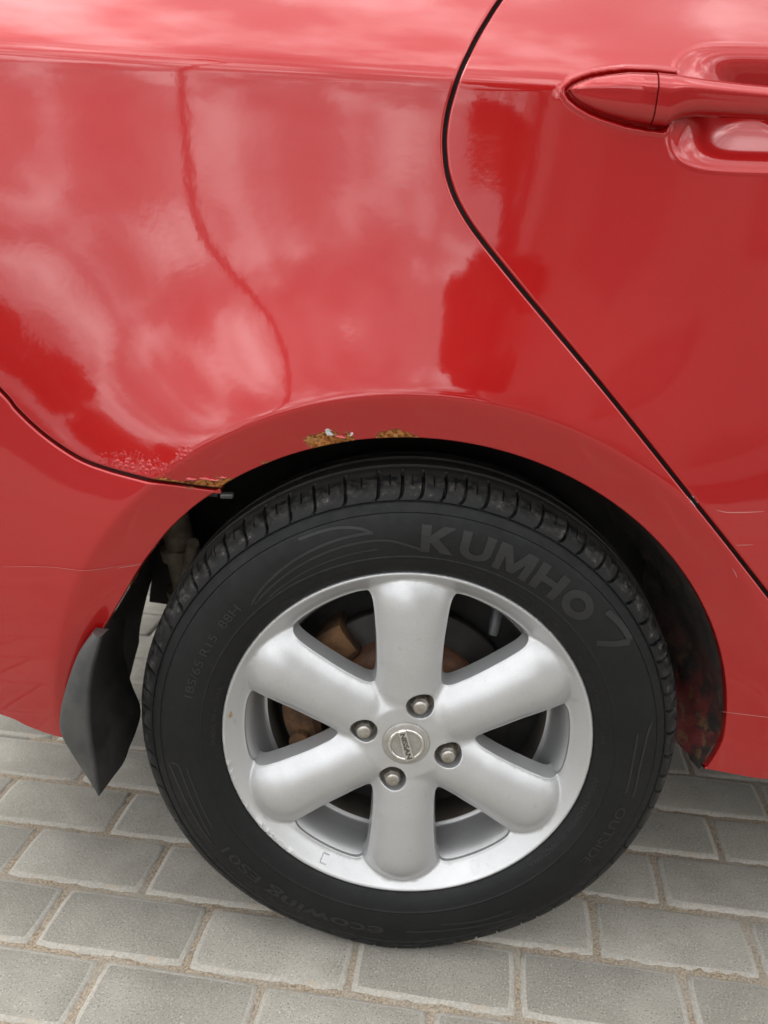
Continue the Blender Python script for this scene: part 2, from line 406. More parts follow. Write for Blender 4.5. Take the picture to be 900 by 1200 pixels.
def surf_normal(fn,x,z,h=.0006):
    sx=(fn(x+h,z)-fn(x-h,z))/(2*h); sz=(fn(x,z+h)-fn(x,z-h))/(2*h)
    n=np.stack([-sx,-np.ones_like(sx),-sz],-1); return n/np.linalg.norm(n,axis=1)[:,None]
RUST=[(-.196,.6005,.016,.0062,1.25),(-.212,.6005,.014,.0045,1.15),(-0.1990,0.6005,0.0138,0.0066,1.20),(-0.2140,0.6000,0.0166,0.0052,1.05),(-0.2330,0.6020,0.0129,0.0043,0.95),(-0.2520,0.6052,0.0110,0.0038,0.85),(-0.0840,0.6500,0.0202,0.0081,1.15),(-0.0980,0.6455,0.0101,0.0057,1.00),(-0.0225,0.6568,0.0166,0.0062,1.15),(-0.0080,0.6565,0.0074,0.0038,0.90),(0.0600,0.6530,0.0110,0.0029,0.62),(-0.1500,0.6250,0.0110,0.0029,0.60),(0.1150,0.6430,0.0138,0.0029,0.60),(0.3300,0.4200,0.0037,0.0057,0.62),(0.3360,0.3600,0.0037,0.0095,0.70),(-0.3000,0.4780,0.0037,0.0095,0.70)]
BUB=[(-.289,.620,.012,.006,.8),(-.270,.616,.016,.006,.8),(-.252,.614,.012,.005,.7),(-.2278,.627,.005,.005,.9),(-.2254,.6345,.0035,.0035,1.),(-.21,.611,.013,.005,.8),(.085,.662,.03,.010,.35),(.03,.662,.03,.008,.3),(-.235,.57,.006,.02,.5)]
CHIP=[(-.0885,.6590,.0026,.0040,1.0),(-.0845,.6565,.002,.002,.9),(-.066,.6570,.002,.0025,.95),(.2635,.6085,.003,.002,1.),(.2675,.604,.002,.002,1.),(.27,.6015,.002,.003,1.),(.334,.44,.002,.003,1.),(.339,.385,.002,.003,.9),(.332,.27,.004,.003,1.0)]
def blobs(P,spots):
    v=np.zeros(len(P))
    for (x,z,a,b,w) in spots: v=np.maximum(v,w*np.exp(-.5*(((P[:,0]-x)/a)**2+((P[:,1]-z)/b)**2)))
    return v
def panel(name,outline,fn,material,parent,sp=.0065,dense=(),band=False,inset=.0042,roll=.0024,depth=.022,wear=True):
    poly=outline-out_normals(outline)*inset
    # drop points that fold over at corners
    poly=poly[np.r_[True,np.linalg.norm(np.diff(poly,axis=0),axis=1)>.0004]]
    x0,z0=poly.min(0); x1,z1=poly.max(0)
    grids=[grid_pts(x0,x1,z0,z1,sp,[poly],.45,[d[:4] for d in dense])]
    for d in dense: grids.append(grid_pts(*d,[poly],.45))
    if band:
        grids=[g[np.abs(np.hypot(g[:,0],g[:,1]-WZ)-.399)>.0125] for g in grids]
        for i_,rr in enumerate(np.arange(.388,.4105,.0022)):
            aa=np.radians(np.arange(-100,96,.55))+.004*(i_%2); g=np.stack([rr*np.sin(aa),WZ+rr*np.cos(aa)],-1); grids.append(g[dist_poly(g,poly)>.0022])
    V2,F=triangulate([poly],grids)
    nb=len(poly)
    s=fn(V2[:,0],V2[:,1]); V=np.stack([V2[:,0],-s,V2[:,1]],-1); Nn=surf_normal(fn,V2[:,0],V2[:,1])
    tri=V[F]; fn_=np.cross(tri[:,1]-tri[:,0],tri[:,2]-tri[:,0]); fl=fn_[:,1]>0; F[fl]=F[fl][:,::-1]
    V=list(map(tuple,V)); NN=list(map(tuple,Nn)); FF=[tuple(f) for f in F]
    # rolled edge and flange
    on=out_normals(poly); ps=fn(poly[:,0],poly[:,1]); pn=surf_normal(fn,poly[:,0],poly[:,1])
    base3=np.stack([poly[:,0],-ps,poly[:,1]],-1); o3=np.stack([on[:,0],np.zeros(nb),on[:,1]],-1)
    o3=o3-(o3*pn).sum(1)[:,None]*pn; o3/=np.linalg.norm(o3,axis=1)[:,None]
    ring=[]
    prof=[(roll*math.sin(a),roll*(1-math.cos(a)),math.cos(a),math.sin(a)) for a in np.radians([0,20,40,60,78,90])]+[(roll,roll+.006,0,1),(roll,depth,0,1)]
    for (o,dd,cn,sn) in prof:
        k=len(V); ring.append(k)
        p=base3+o3*o-pn*dd if dd<.004 else base3+o3*o+np.array([0,dd,0])
        V+=list(map(tuple,p)); n=pn*cn+o3*sn; NN+=list(map(tuple,n/np.linalg.norm(n,axis=1)[:,None]))
    area=np.sum(poly[:,0]*np.roll(poly,-1,0)[:,1]-np.roll(poly,-1,0)[:,0]*poly[:,1])
    for a,b in zip(ring[:-1],ring[1:]):
        for i in range(nb):
            j=(i+1)%nb; q=(a+i,a+j,b+j,b+i); FF.append(q[::-1] if area>0 else q)
    o=mk(name,V,FF,material,parent,True,NN)
    P2=np.array([(v[0],v[2]) for v in V])
    if wear:
        for nm,sp_ in (('rust',RUST),('bubble',BUB),('chip',CHIP)):
            at_=o.data.attributes.new(nm,'FLOAT','POINT'); at_.data.foreach_set('value',blobs(P2,sp_).astype(np.float32))
    return o
gapD=catmull([(.115,1.125),(.083,1.085)]+DOOR_GAP+[(.405,.455),(.447,.405),(.475,.365),(.50,.343),(.53,.336)],.004)
gapB=catmull([(-.76,.835),(-.66,.828),(-.56,.795),(-.49,.745)]+BUMPER_GAP,.003)
LIPR=.3545
lipQ=arc(-33.1,84,LIPR,.3505); lipQ2=catmull([tuple(lipQ[-1]),(.3495,.316),(.3455,.290),(.340,.2705)],.003)
lipB=catmull([(-.1935,.5925),(-.2070,.5850),(-.2263,.5700),(-.2502,.5470),(-.2704,.5220),(-.2862,.5000),(-.3115,.4590),(-.3320,.4260),(-.348,.400),(-.361,.36),(-.368,.31),(-.369,.279)],.003)
LIP_DENSE=[(-.30,.05,.585,.665,.0024)]
q_out=join(lipQ,lipQ2,lin([(.340,.2705),(.44,.2730),(2.2,.279)],.012),lin([(2.2,.279),(2.2,.334)],.012),lin([(2.2,.334),(.56,.334)],.012),gapD[::-1],lin([gapD[0],(-.60,1.125),(-.76,1.10)],.01),lin([(-.76,1.10),(-.76,.835)],.01),gapB,)
quarter=panel('quarter_panel',q_out,surf,PAINT,car,dense=LIP_DENSE,depth=.009,band=True)
quarter['label']='red rear quarter panel with rust on the arch edge'
b_out=join(gapB[::-1],lin([(-.76,.835),(-.76,.36)],.01),catmull([(-.76,.36),(-.62,.325),(-.4753,.2974),(-.4423,.2855),(-.4087,.2764),(-.369,.273)],.006),lipB[::-1])
bumper=panel('rear_bumper',b_out,lambda x,z:surf(x,z)-.0008,PAINT,car,dense=[(-.33,-.19,.44,.61,.004)],band=True)
# ---- rear door with handle cup
H_TOP=np.array([(0.1191,0.9656),(0.1232,0.9698),(0.1312,0.9735),(0.14,0.9766),(0.1541,0.9792),(0.1697,0.9811),(0.1934,0.9809),(0.2132,0.9793),(0.2338,0.9769),(0.2595,0.9746),(0.2889,0.9725),(.33,.9700),(.365,.9670),(.385,.9620),(.394,.9570)])
H_BOT=np.array([(0.1191,0.9656),(0.1233,0.9603),(0.1304,0.9557),(0.1412,0.9505),(0.1527,0.9467),(0.1748,0.9411),(0.1921,0.9387),(0.2060,0.9376),(0.2130,0.9420),(0.2196,0.9448),(0.2319,0.9465),(0.26,0.9458),(0.2919,0.9445),(.33,.9425),(.365,.9430),(.385,.9480),(.394,.9560)])
cap_poly=np.vstack([H_TOP[:8],H_BOT[1:8][::-1]])
CUPX,CUPZ,CUPA,CUPB_,CUPN=.292,.9555,.0785,.0515,4.0
def surf_door(x,z):
    x=np.asarray(x,float); z=np.asarray(z,float)
    s=surf(x,z)
    m=(x>.10)&(x<.40)&(z>.88)&(z<1.04)
    if m.any():
        xm,zm_=x[m],z[m]
        q=((np.abs(xm-CUPX)/CUPA)**CUPN+(np.abs(zm_-CUPZ)/CUPB_)**CUPN)**(1/CUPN)
        d=.027*sstep(1-q,-.05,.95)
        # flatten the cup floor and the lip round it
        rim=.0007*np.exp(-((q-1.04)/.035)**2)
        P=np.stack([xm,zm_],-1); dp=dist_poly(P,cap_poly); dp=np.where(in_poly(P,cap_poly),-dp,dp)
        gr=.0045*sstep(-dp,-.0040,-.0010)+0.
        rim2=.0011*np.exp(-((dp-.0058)/.0018)**2)*(q>1)
        s=s.copy(); s[m]=s[m]-np.maximum(d,gr)+np.maximum(rim,rim2)*(d<.004)
    return s
fg=1.03
d_out=join(gapD,lin([(.53,.336),(fg-.06,.336)],.01),catmull([(fg-.06,.336),(fg-.012,.36),(fg,.42),(fg+.004,.7),(fg,1.0),(fg-.006,1.125)],.008),lin([(fg-.006,1.125),(.115,1.125)],.008))
door=panel('rear_door',d_out,surf_door,PAINT,car,dense=[(.112,.378,.895,1.018,.0016)],sp=.007)
f_out=join(catmull([(fg-.006,1.125),(fg,1.0),(fg+.004,.7),(fg,.42),(fg+.012,.36),(fg+.06,.336)],.008),lin([(fg+.06,.336),(2.16,.336),(2.2,.4),(2.2,1.06),(2.12,1.125),(fg-.006,1.125)],.01))
fdoor=panel('front_door',f_out,surf,PAINT,car,sp=.02)
# shut-line seals behind the gaps
def seal(name,curve,dep=.014,w=.012):
    n=out_normals(np.vstack([curve,curve[-1:]+1e-4]))[:len(curve)]
    P=[]
    for side in (-1,1):
        c=curve+n*w*side; s=np.interp(0,[0],[0]); y=-surf(c[:,0],c[:,1])+dep; P.append(np.stack([c[:,0],y,c[:,1]],-1))
    return MB().grid(np.array(P)).build(name,M_RUBBER_SEAL,car)
seal('door_seal',gapD); seal('bumper_seal',gapB[:-3],.010)
seal('front_door_seal',catmull([(fg-.006,1.12),(fg,1.0),(fg+.004,.7),(fg,.42)],.01))
# door handle: fixed end cap and pull grip (parts of the door)
def handle_piece(name,x0,x1,closed,n=60):
    xs=x0+(x1-x0)*(.5-.5*np.cos(np.linspace(0,math.pi,n))); P=[]
    xs[0]+=1e-4
    for x in xs:
        zt=np.interp(x,H_TOP[:,0],H_TOP[:,1]); zb=np.interp(x,H_BOT[:,0],H_BOT[:,1])
        zmid=(zt+zb)/2; hz=max((zt-zb)/2-.0006,.0004); s0=float(surf(x,.948))
        T=.0155*min(1,max(.12,((x-.1188)/.062))**.62); 
        if x>.33: T*=max(.25,1-((x-.33)/.066)**2.2)
        A=np.linspace(0,2*math.pi,44,endpoint=False); row=[]
        for a in A:
            c,s=math.cos(a),math.sin(a)
            zz=zmid+hz*math.copysign(abs(c)**.85,c)
            if s>=0: oo=T*(abs(s)**.75)+.0016*math.exp(-((c-.28)/.22)**2)*min(1,T/.012)
            else: oo=-(.006 if closed else .006)*abs(s)**.6
            row.append((x,-(s0+oo+(.0015 if closed else -.001)),zz))
        P.append(row)
    P=np.array(P); mb=MB().grid(P,closev=True)
    for e in (0,-1):
        k=len(mb.V); c=P[e].mean(0); mb.add(list(P[e])+[c],[(i,(i+1)%44,44) if e==0 else ((i+1)%44,i,44) for i in range(44)])
    return mb.build(name,PAINT,door,True)
handle_piece('handle_cap',.1191,.1929,False)
handle_piece('door_handle',.1936,.3935,True,90)

# ---- wheel well, sill end, underbody (parts of the car that close it off)
mb=MB(); A=np.radians(np.linspace(-62,80,60)); Y=np.linspace(.004,.26,12); A2=np.radians(np.linspace(-98,-62,24))
P=np.array([[((.366+.02*math.sin(i*.35)*(y>.05)*(.3))*math.sin(a), y, WZ+(.368+.006*math.sin(7*a+20*y))*math.cos(a)) for y in Y] for i,a in enumerate(A)])
mb.grid(P)
P=np.array([[(.372*math.sin(a),y,WZ+.372*math.cos(a)) for y in np.linspace(.004,.215+.05*max(0,(math.degrees(a)+88)/10)-.09*max(0,-(math.degrees(a)+90)/8),8)] for a in A2]); mb.grid(P)
P=np.array([[(r_*math.sin(a),.26,WZ+r_*math.cos(a)) for r_ in (.0,.12,.24,.372)] for a in A]); mb.grid(P)
P=np.array([[(r_*math.sin(a),.26,WZ+r_*math.cos(a)) for r_ in (.18,.25,.31,.372)] for a in np.radians(np.linspace(-84,-61.5,12))]); mb.grid(P)
mb.build('wheel_well',M_WELL,car,True)
# rear closing lip of the bumper edge and arch return flange (black, thin)
mb=MB(); 
yl=[-float(surf(p[0],p[1])) for p in lipB]
P=np.array([[(p[0]-o[0],yy+o[1],p[1]+o[2]) for o in ((.004,.006,.003),(.012,.03,.008),(.03,.06,.01))] for p,yy in zip(lipB,yl)]); mb.grid(P)
mb.build('arch_liner_edge',M_WELL,car,True)
# sill end: crumpled, rusty closing plate behind the right leg of the arch
rows=[]
zs=np.linspace(.56,.262,26)
for z in zs:
    t=(.56-z)/(.56-.262); xl=math.sqrt(max(LIPR**2-(z-WZ)**2,0))-.002 - (.012*max(0,(z<.30)))
    if z<.30: xl=.3475-.0065*(.30-z)/.04
    y0=-float(surf(np.array([xl]),np.array([z]))[0])+.012
    row=[]
    for j,q in enumerate(np.linspace(0,1,10)):
        wv=.006*math.sin(9*q+17*t)+.004*math.sin(23*q-31*t)
        row.append((xl+.002-.030*q*q-(.020*max(0,t-.75)*4*q)+wv*q, y0+q*(.16-.10*max(0,t-.6)*2.2), z+(.045*q*q if t>.8 else 0)*(t-.8)*5))
    rows.append(row)
MB().grid(np.array(rows)).build('sill_end_plate',M_SILL,car,True)
# underbody: floor pan, sill, rear floor; low rear boxes added to block light beneath
mb=MB(); mb.box((1.34,.85,.31),(1.84,1.50,.03)); mb.box((-.10,.95,.46),(.95,1.20,.03)); mb.box((-.60,.80,.315),(.36,1.4,.03)); mb.box((-.69,.78,.305),(.03,1.2,.09)); mb.box((-.56,.95,.29),(.26,.60,.12))
ub=mb.build('underbody',M_WELL,car)
mb=MB(); mb.box((.60,1.45,.70),(2.9,.03,.86)); mb.build('far_body_side',PAINT,car)
mb=MB(); P=np.array([[(-.7535-.045*math.sin(math.pi*min(1,u_*1.6)/2)*(.35+.65*math.sin(math.pi*v)),(-float(surf(-.7545,.352+.755*v))+.003)*(1-u_)+1.44*u_,.352+.755*v) for u_ in np.linspace(0,1,24)] for v in np.linspace(0,1,24)]); mb.grid(P); mb.build('tailgate',PAINT,car,True)
# glasshouse above the belt line
def yb(x): return -float(surf(np.array([x]),np.array([1.12]))[0])
for nm,xa,xb,xc,xd in (('quarter_window',-.50,.09,-.30,.16),('rear_door_window',.14,1.0,.20,1.0),('front_door_window',1.06,2.1,1.06,1.75)):
    MB().add([(xa,yb(xa)+.008,1.13),(xb,yb(xb)+.008,1.13),(xd,yb(xd)+.17,1.44),(xc,yb(xc)+.17,1.44)],[(0,1,2,3)]).build(nm,M_GLASS,car)
mb=MB(); P=np.array([[(x,y,1.45+.05*math.sin(math.pi*(y-.1)/1.3)) for y in np.linspace(.24,1.3,8)] for x in np.linspace(-.45,1.8,8)]); mb.grid(P); mb.build('roof',PAINT,car,True)
for xa,xc in ((-.53,-.33),(.115,.18),(1.03,1.03),(2.13,1.80)):
    MB().add([(xa-.025,yb(xa)+.006,1.128),(xa+.025,yb(xa)+.006,1.128),(xc+.025,yb(xc)+.168,1.445),(xc-.025,yb(xc)+.168,1.445),(xa-.025,yb(xa)+.04,1.128),(xa+.025,yb(xa)+.04,1.128),(xc+.025,yb(xc)+.2,1.445),(xc-.025,yb(xc)+.2,1.445)],[(0,1,2,3),(1,5,6,2),(4,0,3,7),(7,6,5,4)]).build('window_pillar',M_TRIM,car)
xs=np.linspace(-.6,2.15,40); P=np.array([[(x,yb(x)-.002+a,1.122+b) for a,b in ((.006,-.004),(-.001,.0),(-.001,.012),(.012,.016))] for x in xs]); MB().grid(P).build('belt_moulding',M_TRIM,car,True)

# ---- mud flap
FL_L=catmull([(-.3384,.4312),(-.3466,.4207),(-.3585,.4019),(-.373,.3669),(-.3842,.3312),(-.387,.3038),(-.3754,.2754),(-.3599,.2444),(-.3495,.2290)],.006)
FL_B=catmull([(-.3275,.4307),(-.3397,.3955),(-.3473,.3629),(-.3504,.3285),(-.3512,.2978),(-.3493,.2768),(-.3490,.2506),(-.3468,.2278)],.006)
def resample(C,n):
    d=np.r_[0,np.cumsum(np.linalg.norm(np.diff(C,axis=0),axis=1))]; t=np.linspace(0,d[-1],n); return np.stack([np.interp(t,d,C[:,0]),np.interp(t,d,C[:,1])],-1)
n=40; A=resample(FL_L,n); B=resample(FL_B,n); rows=[]
for i in range(n):
    a,b=A[i],B[i]; row=[]
    row.append((a[0]-.001,-.002,a[1])); row.append((a[0]-.0005,-.012,a[1]))
    for t in (.06,.2,.45,.7,.9,.97): p=a+(b-a)*t; row.append((p[0],-.0150-.0075*math.sin(math.pi*min(.5,t*.62)),p[1]))
    row.append((b[0]+.0006,-.0190,b[1])); row.append((b[0]+.0010,-.0155,b[1]))
    rows.append(row)
rows=np.array(rows); mb=MB().grid(rows)
top=rows[0]; mb.add(list(top)+[(p[0],.0,p[2]-.002) for p in top],[(i,i+1,len(top)+i+1,len(top)+i) for i in range(len(top)-1)])
flap=mb.build('mud_flap',M_FLAP,car,True); flap['label']='grey plastic mud flap behind the rear wheel'
inner=catmull([(-.345,.400),(-.352,.372),(-.352,.345),(-.345,.315),(-.3330,.2700),(-.3400,.2400),(-.3560,.1960),(-.3650,.182)],.006); I=resample(inner,n); rows=[]
I=resample(catmull([(-.340,.405),(-.345,.36),(-.338,.315),(-.326,.285),(-.329,.262),(-.335,.245),(-.337,.236),(-.3400,.2295)],.006),n)
for i in range(n):
    b=B[i]; q=I[i]; row=[]
    for t in np.linspace(0,1,9):
        row.append((b[0]+.001+(q[0]-b[0])*t-.010*math.sin(math.pi*t)*(1-i/n), -.0160+t*.098*(1-.55*(i/n)**4), b[1]+(q[1]-b[1])*t))
    rows.append(row)
MB().grid(np.array(rows)).build('mud_flap_face',M_FLAPIN,car,True)
# paint lifting off in flakes above the rusted corner
def flake(cx,cz,L,Wd,seed):
    r=random.Random(seed); rows=[]
    for i in range(9):
        t=i/8; x=cx+(t-.5)*L; wv=Wd*(.45+.55*math.sin(math.pi*t))*r.uniform(.75,1.2); z0=cz+r.uniform(-.0006,.0006)-.12*(x-cx); row=[]
        for k in range(5):
            q=k/4; z=z0+wv*(1-q); y=-float(surf(np.array([x]),np.array([z]))[0])-.0003-.0022*q*q*(.4+.6*math.sin(math.pi*t)); row.append((x,y,z))
        rows.append(row)
    MB().grid(np.array(rows)).build('paint_flake',PAINT,quarter,True)
flake(-.206,.6055,.020,.0040,1); flake(-.224,.6060,.010,.0028,2); flake(-.076,.6535,.010,.0030,3); flake(-.193,.6075,.007,.0026,4)
# small broken clip hanging at the joint of bumper and quarter panel
o=MB().box((-.1905,-.010,.5885),(.013,.010,.005),rot=.1).build('bumper_clip',mat('clip_grey',(.025,.025,.025),.4),car); bevel(o,.0015)
# ---- suspension and brake seen through the gaps
mb=MB(); mb.tube([(-.285,.235,.22),(-.305,.215,.42),(-.32,.20,.60)],[.020,.020,.016],16); mb.tube([(-.298,.222,.355),(-.301,.219,.385)],[.028,.030],18); mb.tube([(-.306,.215,.43),(-.308,.213,.445)],[.026,.026],18); mb.tube([(-.30,.20,.40),(-.275,.16,.47)],[.008,.008],8)
mb.build('shock_absorber',M_SUSP,car,True)
mb=MB(); mb.tube([(.42,.34,.36),(.15,.28,.32),(-.03,.22,.29)],[.03,.034,.045],14); mb.build('trailing_arm',M_SUSP,car,True)
def lathe(prof,n=96,m=0,mb=None,ang=None):
    """prof: list of (r,y) about the axle"""
    mb=mb or MB(); A=np.linspace(0,2*math.pi,n,endpoint=False)
    P=np.array([[(r*math.sin(a),y,WZ+r*math.cos(a)) for (r,y) in prof] for a in A]); return mb.grid(P,closeu=True,m=m)
lathe([(.0,.052),(.066,.052),(.072,.055),(.073,.075),(.0735,.080),(.128,.080),(.1295,.082),(.1295,.094),(.128,.096),(.05,.096)]).build('brake_disc',[M_DISC],car,True)
lathe([(.0,.049),(.084,.049),(.093,.053),(.0945,.0795)]).build('disc_hat',M_STEEL_RUST,car,True)
lathe([(.0,.108),(.118,.108),(.142,.104),(.168,.11)]).build('brake_back_plate',M_WELL,car,True)
mb=MB()
def cal_arc(a0,a1,r0,r1,y0,y1,n=14):
    A=np.radians(np.linspace(a0,a1,n)); rows=[]
    for i,a in enumerate(A):
        t=i/(n-1); w=.004*math.sin(math.pi*t); rows.append([((r)*math.sin(a),y,WZ+(r)*math.cos(a)) for r,y in ((r0,y1),(r0-w,y0+.006),(r0+.006,y0),(r1-.006,y0-w),(r1+w,y0+.006),(r1,y1))])
    P=np.array(rows); mb.grid(P)
    for e in (0,-1): mb.add(list(P[e]),[tuple(range(6))])
cal_arc(-60,-36,.098,.139,.058,.12); cal_arc(-110,-72,.108,.146,.060,.12); cal_arc(-72,-60,.128,.148,.066,.12)
mb.tube([(-.118,.050,.335),(-.118,.075,.335)],.011,12); mb.tube([(-.128,.048,.262),(-.128,.075,.262)],.012,12); mb.tube([(-.098,.052,.300),(-.098,.07,.300)],.010,12)
mb.build('brake_caliper',M_CALIPER,car,False)

# ------------------------------------------------------------------ wheel
wheel=empty('wheel',(0,0,0),car)
def W3(u,w,h): return (u,-h,WZ+w)
# --- tyre
SIDE=[(.2072,.0075),(.2090,.0020),(.2118,-.0018),(.2160,-.0050),(.2210,-.0075),(.2262,-.0092),(.2288,-.0099),(.2296,-.0107),(.2306,-.0107),(.2316,-.0101),(.2400,-.0112),(.2480,-.0116),(.2560,-.0112),(.2640,-.0098),(.2710,-.0076),(.2752,-.0058),(.2762,-.0047),(.2772,-.0053),(.2825,-.0026),(.2855,-.0006)]
SR=np.array([p[0] for p in SIDE]); SY=np.array([p[1] for p in SIDE])
def side_y(r): return np.interp(r,SR,SY)
def squash(P):
    """weight of the car: flat at the contact, sidewall bulging just above it"""
    P=np.array(P,float); z=P[...,2]; x=P[...,0]
    low=np.clip(1-z/.10,0,1)*np.exp(-(x/.11)**2); P[...,1]-=.006*low*low*(P[...,1]<.08); P[...,1]+=.006*low*low*(P[...,1]>=.08)
    P[...,2]=np.where(z<.0012,.0012+(z-.0012)*.02,z); return P
def tyre_material():
    m=mat('tyre_rubber',(.017,.018,.0185),.62); g=NG(m); g.set('Specular IOR Level',.27)
    sp=g.n('SeparateXYZ',{'Vector':g.co()}); z=g.mth('SUBTRACT',sp.outputs['Z'],WZ)
    rr=g.mth('SQRT',g.mth('ADD',g.mth('MULTIPLY',sp.outputs['X'],sp.outputs['X']),g.mth('MULTIPLY',z,z)))
    n=g.noise(95,6,.72); n2=g.noise(14,4,.55); n3=g.noise(420,3,.7)
    base=g.mix(g.ss(n2,.3,.7),(.0042,.0046,.0049),(.0068,.0073,.0077))
    shoulder=g.mth('MULTIPLY',g.ss(rr,.2885,.299),g.ss(n,.40,.62))
    base=g.mix(g.mth('MULTIPLY',shoulder,.42),base,(.075,.071,.064))
    sc_=g.mth('MULTIPLY',g.mth('MULTIPLY',g.ss(rr,.290,.2945),g.ss(rr,.3045,.299)),g.ss(n,.55,.68)); base=g.mix(g.mth('MULTIPLY',g.mth('MULTIPLY',sc_,g.ss(n3,.4,.62)),.6),base,(.22,.205,.185))
    tread=g.ss(rr,.3065,.3085); base=g.mix(g.mth('MULTIPLY',tread,.75),base,(.055,.053,.049))
    g.set('Base Color',base); g.set('Roughness',g.ss(n,.3,.7,.52,.72)); g.bump(g.mth('ADD',n3,g.mth('MULTIPLY',n,.5)),.28,.0008); return m
M_TYRE=tyre_material()
mbt=MB()
A=np.linspace(0,2*math.pi,720,endpoint=False)
fine=[]
for (a,b) in zip(SIDE[:-1],SIDE[1:]): fine+= [a,((a[0]+b[0])/2,(a[1]+b[1])/2)]
fine.append(SIDE[-1])
mbt.grid(squash([[(r*math.sin(a),y,WZ+r*math.cos(a)) for r,y in fine] for a in A]),closeu=True)
# shoulder and tread with moulded blocks
sh=np.array([(.2855,-.0006),(.2862,.0006),(.2868,.0016),(.2874,.0008),(.2882,.0004),(.2895,.0012),(.2912,.0022),(.2932,.0035),(.2955,.0052),(.2980,.0073),(.3003,.0098),(.3022,.0124),(.3038,.0152),(.3052,.0182),(.3063,.0215),(.3071,.025),(.3077,.029),(.3082,.033),(.3086,.037),(.3090,.041),(.3093,.045),(.30945,.0485),(.3070,.0492),(.3028,.0498),(.3025,.053),(.3028,.0562),(.3075,.0568),(.3102,.0575),(.3106,.063),(.3109,.070),(.3109,.077),(.3085,.0776),(.3035,.0782),(.3035,.087),(.3085,.0876),(.311,.0885),(.3109,.105),(.3085,.1056),(.3035,.1062),(.3035,.113),(.3085,.1136),(.3095,.1145),(.308,.135),(.303,.150),(.292,.160),(.27,.168),(.24,.170),(.212,.155)])
ss_=np.r_[0,np.cumsum(np.linalg.norm(np.diff(sh,axis=0),axis=1))]
tg=np.gradient(sh,axis=0); tg/=np.linalg.norm(tg,axis=1)[:,None]; nrm=np.stack([tg[:,1],-tg[:,0]],-1)   # outward (r,y)
known=[-36.62,-31.55,-26.05,-20.7,-14.35,-7.76,-3.08,.95,5.36,9.34,13.86,19.81,25.46,31.2]
gr=list(known); q=31.2; rr_=random.Random(4)
while q<360-36.62-8.5:
    q+=rr_.choice([4.1,4.5,5.2,5.6,5.9,6.3]); gr.append(q)
rest=(360-36.62-gr[-1]); gr.append(gr[-1]+rest/2) if rest>7 else None
gr=np.array(gr)
NT=3900; deg=np.linspace(-180,180,NT,endpoint=False)
allg=np.concatenate([gr-360,gr,gr+360])
R=np.repeat(sh[None,:,0],NT,0); Yv=np.repeat(sh[None,:,1],NT,0)
for j,(s) in enumerate(ss_):
    if s<.0020 or sh[j,1]>.0485: continue
    # groove centre line: hooks back along the rim of the block at its foot
    hook=-2.2*np.exp(-((s-.002)/.0028))+.35*math.sin(min(s,.04)*60)
    d=(deg[:,None]-(allg[None,:]+hook+0*allg)); i=np.abs(d).argmin(1); dm=np.abs(d[np.arange(NT),i])*math.pi/180*.303
    half=.0007+.0009*min(1,s/.012); dep=.0008+.0056*min(1,max(0,s-.004)/.010)
    end=1-sstep(sh[j,1],.036,.041)
    f=1-sstep(dm,half*.85,half*1.1)
    pit=np.diff(np.append(allg,allg[-1]+5)); mid=allg+pit*.52+.15
    d2=np.abs(deg[:,None]-mid[None,:]).min(1)*math.pi/180*.303
    f2=(1-sstep(d2,.0005,.0008))*sstep(sh[j,1],.010,.0125)*(1-sstep(sh[j,1],.024,.027))
    cut=np.maximum(f*dep*end,f2*.0030)
    R[:,j]-=cut*nrm[j,0]; Yv[:,j]-=cut*nrm[j,1]
an=np.radians(deg)
P=np.stack([R*np.sin(an)[:,None],Yv,WZ+R*np.cos(an)[:,None]],-1)
# rear tread ribs get simple cross cuts
mbt.grid(squash(P),closeu=True)
tyre=mbt.build('tyre',M_TYRE,wheel,True); tyre.data.set_sharp_from_angle(angle=math.radians(38)); tyre['label']='black tyre with raised sidewall lettering'
# --- raised lettering on the sidewall
M_LET=noisy('tyre_lettering',(.0050,.0055,.0058),(.0078,.0084,.0088),80,.55,bump=.2,bd=.0005)
def text_mesh(body,size,bold=0.,xs=1.):
    cu=bpy.data.curves.new('txt','FONT'); cu.body=body; cu.size=size; cu.offset=bold*size; cu.resolution_u=6; cu.space_character=1.0
    ob=bpy.data.objects.new('txt',cu); COL.objects.link(ob); bpy.context.view_layer.update()
    me=bpy.data.meshes.new_from_object(ob.evaluated_get(bpy.context.evaluated_depsgraph_get()))
    bpy.data.objects.remove(ob); bm=bmesh.new(); bm.from_mesh(me); bmesh.ops.remove_doubles(bm,verts=bm.verts,dist=1e-6); bmesh.ops.triangulate(bm,faces=bm.faces)
    for _ in range(4):
        es=[e for e in bm.edges if e.calc_length()>.0045]
        if not es: break
        bmesh.ops.subdivide_edges(bm,edges=es,cuts=1); bmesh.ops.triangulate(bm,faces=bm.faces)
    bm.verts.ensure_lookup_table()
    V=np.array([tuple(v.co) for v in bm.verts])[:,:2]; F=[tuple(v.index for v in f.verts) for f in bm.faces]
    B=[(e.verts[0].index,e.verts[1].index) for e in bm.edges if len(e.link_faces)==1]
    bm.free(); bpy.data.meshes.remove(me); V[:,0]*=xs; V-=V.min(0); return V,F,B
